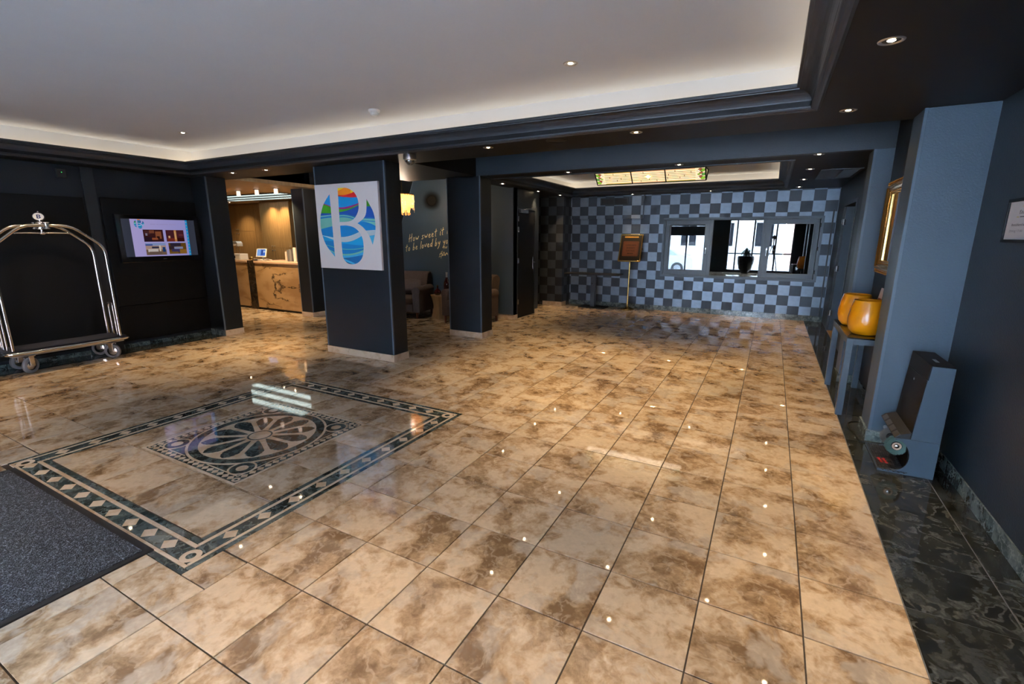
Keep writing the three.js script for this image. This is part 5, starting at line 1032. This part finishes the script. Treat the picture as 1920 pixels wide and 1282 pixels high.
{
  let t = info(group('tablet', scene, -9.79, 1.0535, -6.60, R(18)), 'white tablet with a blue screen on a stand on the reception desk', 'tablet');
  const tx = canvasTex(256, 200, (c, w, h) => { c.fillStyle = '#2f6fd8'; c.fillRect(0, 0, w, h); c.fillStyle = '#7fb0f0'; c.fillRect(0, 0, 110, h); c.fillStyle = '#174396'; c.fillRect(130, 20, 50, 150); c.fillStyle = '#a8cbf5'; c.fillRect(190, 40, 50, 60); });
  const s = group('display', t); s.position.set(0, 0.155, 0); s.rotation.x = R(-18);
  mesh('casing', box(-0.125, 0.125, -0.095, 0.095, -0.014, 0, 0.006), M.whitePlastic, s);
  const g = new THREE.PlaneGeometry(0.20, 0.145); mesh('screen', g.translate(0, 0.005, 0.001), std({ color: 0x050505, emissive: 0xffffff, emissiveMap: tx, emissiveIntensity: 0.8 }), s);
  mesh('stand', merge(box(-0.07, 0.07, 0, 0.012, -0.09, 0.05, 0.004), box(-0.02, 0.02, 0.0, 0.13, -0.06, -0.03, 0.004)), M.whitePlastic, t);
  mesh('lead', new THREE.TubeGeometry(new THREE.CatmullRomCurve3([[0.07, 0.008, 0], [0.13, 0.03, 0.03], [0.20, 0.02, 0.05], [0.26, 0.005, 0.02], [0.2, 0.005, -0.05]].map((p) => new THREE.Vector3(...p))), 40, 0.004, 8), M.whitePlastic, t);
  t = info(group('desk_bell', scene, -10.04, 1.054, -6.52), 'small brass bell on the dark band of the reception desk', 'bell');
  mesh('base', lathe([[0, 0], [0.05, 0], [0.05, 0.012], [0.04, 0.018], [0, 0.018]], 32), M.brass, t);
  mesh('dome', lathe([[0.045, 0.02], [0.043, 0.035], [0.030, 0.058], [0.010, 0.066], [0, 0.067]], 36), M.brass, t);
  mesh('button', lathe([[0, 0.09], [0.006, 0.088], [0.006, 0.064]], 16), M.brass, t);
  t = info(group('desk_pad', scene, -9.99, 1.054, -6.62), 'flat black pad lying on the reception desk beside the bell', 'desk pad');
  mesh('pad', box(-0.10, 0.07, 0, 0.010, -0.08, 0.06, 0.003), M.blackMatt, t);
  t = info(group('label_printer', scene, -10.60, 1.046, -6.60, R(10)), 'white boxy printer with a dark slot on the reception desk', 'printer');
  mesh('casing', box(-0.16, 0.14, 0, 0.128, -0.12, 0.10, 0.01), M.whitePlastic, t);
  mesh('slot', box(-0.12, 0.0, 0.035, 0.085, 0.098, 0.104, 0.002), M.blackGloss, t);
  mesh('tray', box(0.04, 0.13, 0.0, 0.10, 0.10, 0.112, 0.003), M.whitePlastic, t);
  t = info(group('desk_lamp', scene, -10.68, 1.174, -6.64), 'small white hooded lamp on two thin posts at the left of the desk', 'desk lamp');
  mesh('post', rod([-0.04, 0, 0], [-0.04, 0.20, 0], 0.005), M.steel, t); mesh('post', rod([0.04, 0, 0], [0.04, 0.20, 0], 0.005), M.steel, t);
  mesh('hood', worldUV(extrude([[-0.09, 0], [-0.10, 0.06], [-0.06, 0.09], [0.06, 0.09], [0.10, 0.05], [0.10, -0.01], [0.075, -0.01], [0.065, 0.03], [-0.06, 0.03], [-0.075, 0]], 0.12, 0.004).translate(0, 0.18, -0.06)), M.whitePlastic, t);
  const bk = (x, w, h, dd, col, label, lean = 0) => { const b = info(group('binder', scene, x, 1.0465, -6.60, R(4)), label, 'binder', 'binders on the reception desk'); b.rotation.z = lean;
    const m = std({ color: lin(...col), roughness: 0.6 }); mesh('cover', merge(box(-w / 2, -w / 2 + 0.004, 0, h, -dd, 0, 0.001), box(w / 2 - 0.004, w / 2, 0, h, -dd, 0, 0.001), box(-w / 2, w / 2, 0, h, -0.004, 0.001, 0.001)), m, b); mesh('paper_block', box(-w / 2 + 0.004, w / 2 - 0.004, 0.004, h - 0.006, -dd + 0.006, -0.004), M.whitePlastic, b); };
  bk(-8.975, 0.055, 0.20, 0.2, [0.62, 0.45, 0.38], 'short pinkish binder, leftmost upright on the desk');
  bk(-8.905, 0.060, 0.235, 0.2, [0.10, 0.11, 0.125], 'dark grey binder, second upright on the desk');
  bk(-8.835, 0.060, 0.255, 0.2, [0.16, 0.17, 0.19], 'lighter grey binder with pale edge, third upright on the desk');
  bk(-8.70, 0.075, 0.29, 0.22, [0.66, 0.60, 0.56], 'tallest white binder standing apart on the right of the desk');
}

// ================================================================ BY THE SHOP WINDOW AND IN THE STREET (seen mirrored in the far window)
{
  let t = info(group('planter', scene, -0.97, 0, 2.12), 'dark round planter with a leafy plant by the shop window, mirrored in the far window', 'plant');
  mesh('pot', lathe([[0, 0.07], [0.17, 0.07], [0.25, 0.18], [0.32, 0.45], [0.33, 0.68], [0.31, 0.74], [0.29, 0.74], [0.30, 0.66], [0, 0.64]], 44), M.blackGloss, t);
  mesh('pot_stand', lathe([[0, 0], [0.16, 0], [0.16, 0.07], [0, 0.07]], 32), M.blackMatt, t);
  const lm = std({ color: lin(0.03, 0.07, 0.02), roughness: 0.5, side: THREE.DoubleSide }), leaves = [], stems = [];
  for (let k = 0; k < 120; k++) {
    const a = rnd() * 6.283, r = 0.05 + rnd() * 0.22, y = 0.70 + rnd() * 0.26, g = extrude([[0, 0], [0.036, 0.06], [0.030, 0.14], [0, 0.21], [-0.030, 0.14], [-0.036, 0.06]], 0.0015);
    leaves.push(flat(g.rotateX(-0.5 - rnd()).rotateY(a).translate(r * Math.sin(a), y, r * Math.cos(a))));
    if (k % 5 === 0) stems.push(rod([0, 0.62, 0], [r * Math.sin(a), y, r * Math.cos(a)], 0.005, 6));
  }
  info(mesh('foliage', merge(leaves), lm, t), null, null, null, 'stuff'); mesh('stems', merge(stems), M.woodRed, t);
  // tripod and camera body right behind the lens
  t = info(group('camera_tripod', scene, 0.03, 0, 0.13), 'black tripod with a camera, mirrored in the right pane of the far window', 'tripod');
  for (const a of [0.3, 2.4, 4.5]) mesh('leg', pipe([[0.03 * Math.sin(a), 1.25, 0.03 * Math.cos(a)], [0.36 * Math.sin(a), 0.0, 0.36 * Math.cos(a)]], 0.014), M.blackMatt, t);
  mesh('centre_column', rod([0, 0.9, 0], [0, 1.47, 0], 0.016), M.blackMatt, t);
  mesh('tripod_head', merge(new THREE.SphereGeometry(0.032, 18, 12).translate(0, 1.46, 0), box(-0.035, 0.035, 1.485, 1.50, -0.03, 0.05, 0.004), rod([0.0, 1.42, 0], [0.14, 1.36, 0.08], 0.007)), M.blackMatt, t);
  mesh('camera_body', merge(box(-0.07, 0.07, 1.50, 1.60, -0.02, 0.045, 0.012), box(-0.03, 0.03, 1.595, 1.635, -0.015, 0.035, 0.010)), M.blackMatt, t);
  t = info(group('side_chair', scene, 1.0, 0, 2.1, R(-95)), 'tan leather chair on a white metal frame, mirrored at the right of the far window', 'chair');
  const tan = std({ color: lin(0.20, 0.06, 0.022), roughness: 0.45 });
  mesh('seat', box(-0.21, 0.21, 0.43, 0.47, -0.2, 0.2, 0.015), tan, t); mesh('backrest', box(-0.21, 0.21, 0.53, 0.82, -0.235, -0.205, 0.012).translate(0, 0, 0), tan, t);
  for (const s of [-1, 1]) mesh('frame', merge(pipe([[s * 0.215, 0, 0.2], [s * 0.215, 0.45, 0.2], [s * 0.215, 0.45, -0.2], [s * 0.215, 0.0, -0.24]], 0.012, 0.04), rod([s * 0.215, 0.45, -0.2], [s * 0.215, 0.83, -0.22], 0.012)), M.whitePlastic, t);
  // street
  struct('pavement', box(-24, 16, -0.50, -0.28, 2.66, 4.2), std({ color: lin(0.42, 0.41, 0.40), roughness: 0.9 }));
  struct('street', box(-24, 16, -0.50, -0.40, 4.2, 11.0), std({ color: lin(0.22, 0.22, 0.225), roughness: 0.9 }));
  struct('pavement', box(-24, 16, -0.50, -0.28, 11.0, 13.0), std({ color: lin(0.42, 0.41, 0.40), roughness: 0.9 }));
  const house = (x0, x1, h, col, label, cols) => {
    const b = info(group('town_house', scene, (x0 + x1) / 2, 0, 13), label, 'building'), w = (x1 - x0) / 2;
    const wp = [], ww = 0.55; let px = -w;
    const xsW = Array.from({ length: cols }, (_, i) => -w + (i + 0.5) * 2 * w / cols);
    const rows = [[0.9, 2.5], [3.9, 5.5], [6.8, 8.2]].filter((r) => r[1] < h);
    for (const cx of xsW) { wp.push(box(px, cx - ww, -0.3, h, 0, 0.3)); let y = -0.3; for (const [a, c] of rows) { wp.push(box(cx - ww, cx + ww, y, a, 0, 0.3)); y = c; } wp.push(box(cx - ww, cx + ww, y, h, 0, 0.3)); px = cx + ww; }
    wp.push(box(px, w, -0.3, h, 0, 0.3)); mesh('wall', merge(wp), std({ color: lin(...col), roughness: 0.9 }), b);
    for (const cx of xsW) for (const [a, c] of rows) { const f = mesh('window', merge(box(cx - ww, cx + ww, a, a + 0.07, 0.05, 0.15), box(cx - ww, cx + ww, c - 0.07, c, 0.05, 0.15), box(cx - ww, cx - ww + 0.07, a, c, 0.05, 0.15), box(cx + ww - 0.07, cx + ww, a, c, 0.05, 0.15), box(cx - 0.03, cx + 0.03, a, c, 0.05, 0.15)), M.whitePlastic, b); mesh('pane', box(cx - ww, cx + ww, a, c, 0.12, 0.13), M.blackGloss, f); }
    mesh('back_wall', box(-w, w, 0, h, 0.6, 0.7), M.paintDark, b);
  };
  house(-20, -6.2, 9.2, [0.82, 0.80, 0.76], 'pale rendered house across the street, left one, seen mirrored', 5);
  house(-6.15, 0.6, 9.6, [0.88, 0.86, 0.84], 'white rendered house across the street, middle one, seen mirrored', 3);
  house(0.65, 14, 8.6, [0.36, 0.20, 0.14], 'red brick house across the street, right one, seen mirrored', 5);
  // parked white car
  const car = info(group('parked_car', scene, -5.7, -0.40, 6.4), 'white parked car outside the entrance, seen mirrored in the far window', 'car');
  const side = [[-2.05, 0.28], [-2.08, 0.62], [-1.95, 0.86], [-1.2, 0.96], [-0.55, 1.40], [0.75, 1.44], [1.45, 1.02], [2.0, 0.88], [2.08, 0.55], [2.02, 0.28], [1.66, 0.28], ...Array.from({ length: 9 }, (_, i) => [1.3 + 0.36 * Math.cos(i / 8 * Math.PI), 0.30 + 0.36 * Math.sin(i / 8 * Math.PI)]), [0.94, 0.28], [-0.94, 0.28], ...Array.from({ length: 9 }, (_, i) => [-1.3 + 0.36 * Math.cos(i / 8 * Math.PI), 0.30 + 0.36 * Math.sin(i / 8 * Math.PI)]), [-1.66, 0.28]];
  mesh('body', worldUV(extrude(side, 1.60, 0.04).translate(0, 0, -0.8)), phys({ color: lin(0.85, 0.86, 0.87), roughness: 0.3, clearcoat: 1 }), car);
  const gl = [[-1.0, 0.97], [-0.5, 1.34], [0.72, 1.38], [1.3, 1.02]];  // side glass coloured pale to stand in for reflected sky
  for (const s of [-1, 1]) { mesh('side_window', worldUV(extrude(gl, 0.012).translate(0, 0, s * 0.846 - 0.006)), std({ color: lin(0.30, 0.34, 0.36), roughness: 0.1 }), car); for (const x of [-1.3, 1.3]) { const wl = group('wheel', car); wl.position.set(x, 0.31, s * 0.74); mesh('tyre', lathe([[0.19, -0.09], [0.30, -0.09], [0.315, -0.06], [0.315, 0.06], [0.30, 0.09], [0.19, 0.09]], 32).rotateX(Math.PI / 2), M.blackMatt, wl); const rims = [new THREE.CylinderGeometry(0.19, 0.19, 0.06, 28).rotateX(Math.PI / 2)]; for (let k = 0; k < 7; k++) rims.push(new THREE.BoxGeometry(0.035, 0.17, 0.18).translate(0, 0.09, 0).rotateZ(k * 0.8976)); mesh('rim', merge(rims), M.steel, wl); } }
}

scene.traverse((o) => { if (o.isMesh) { o.castShadow = true; o.receiveShadow = true; } });
renderer.render(scene, camera);
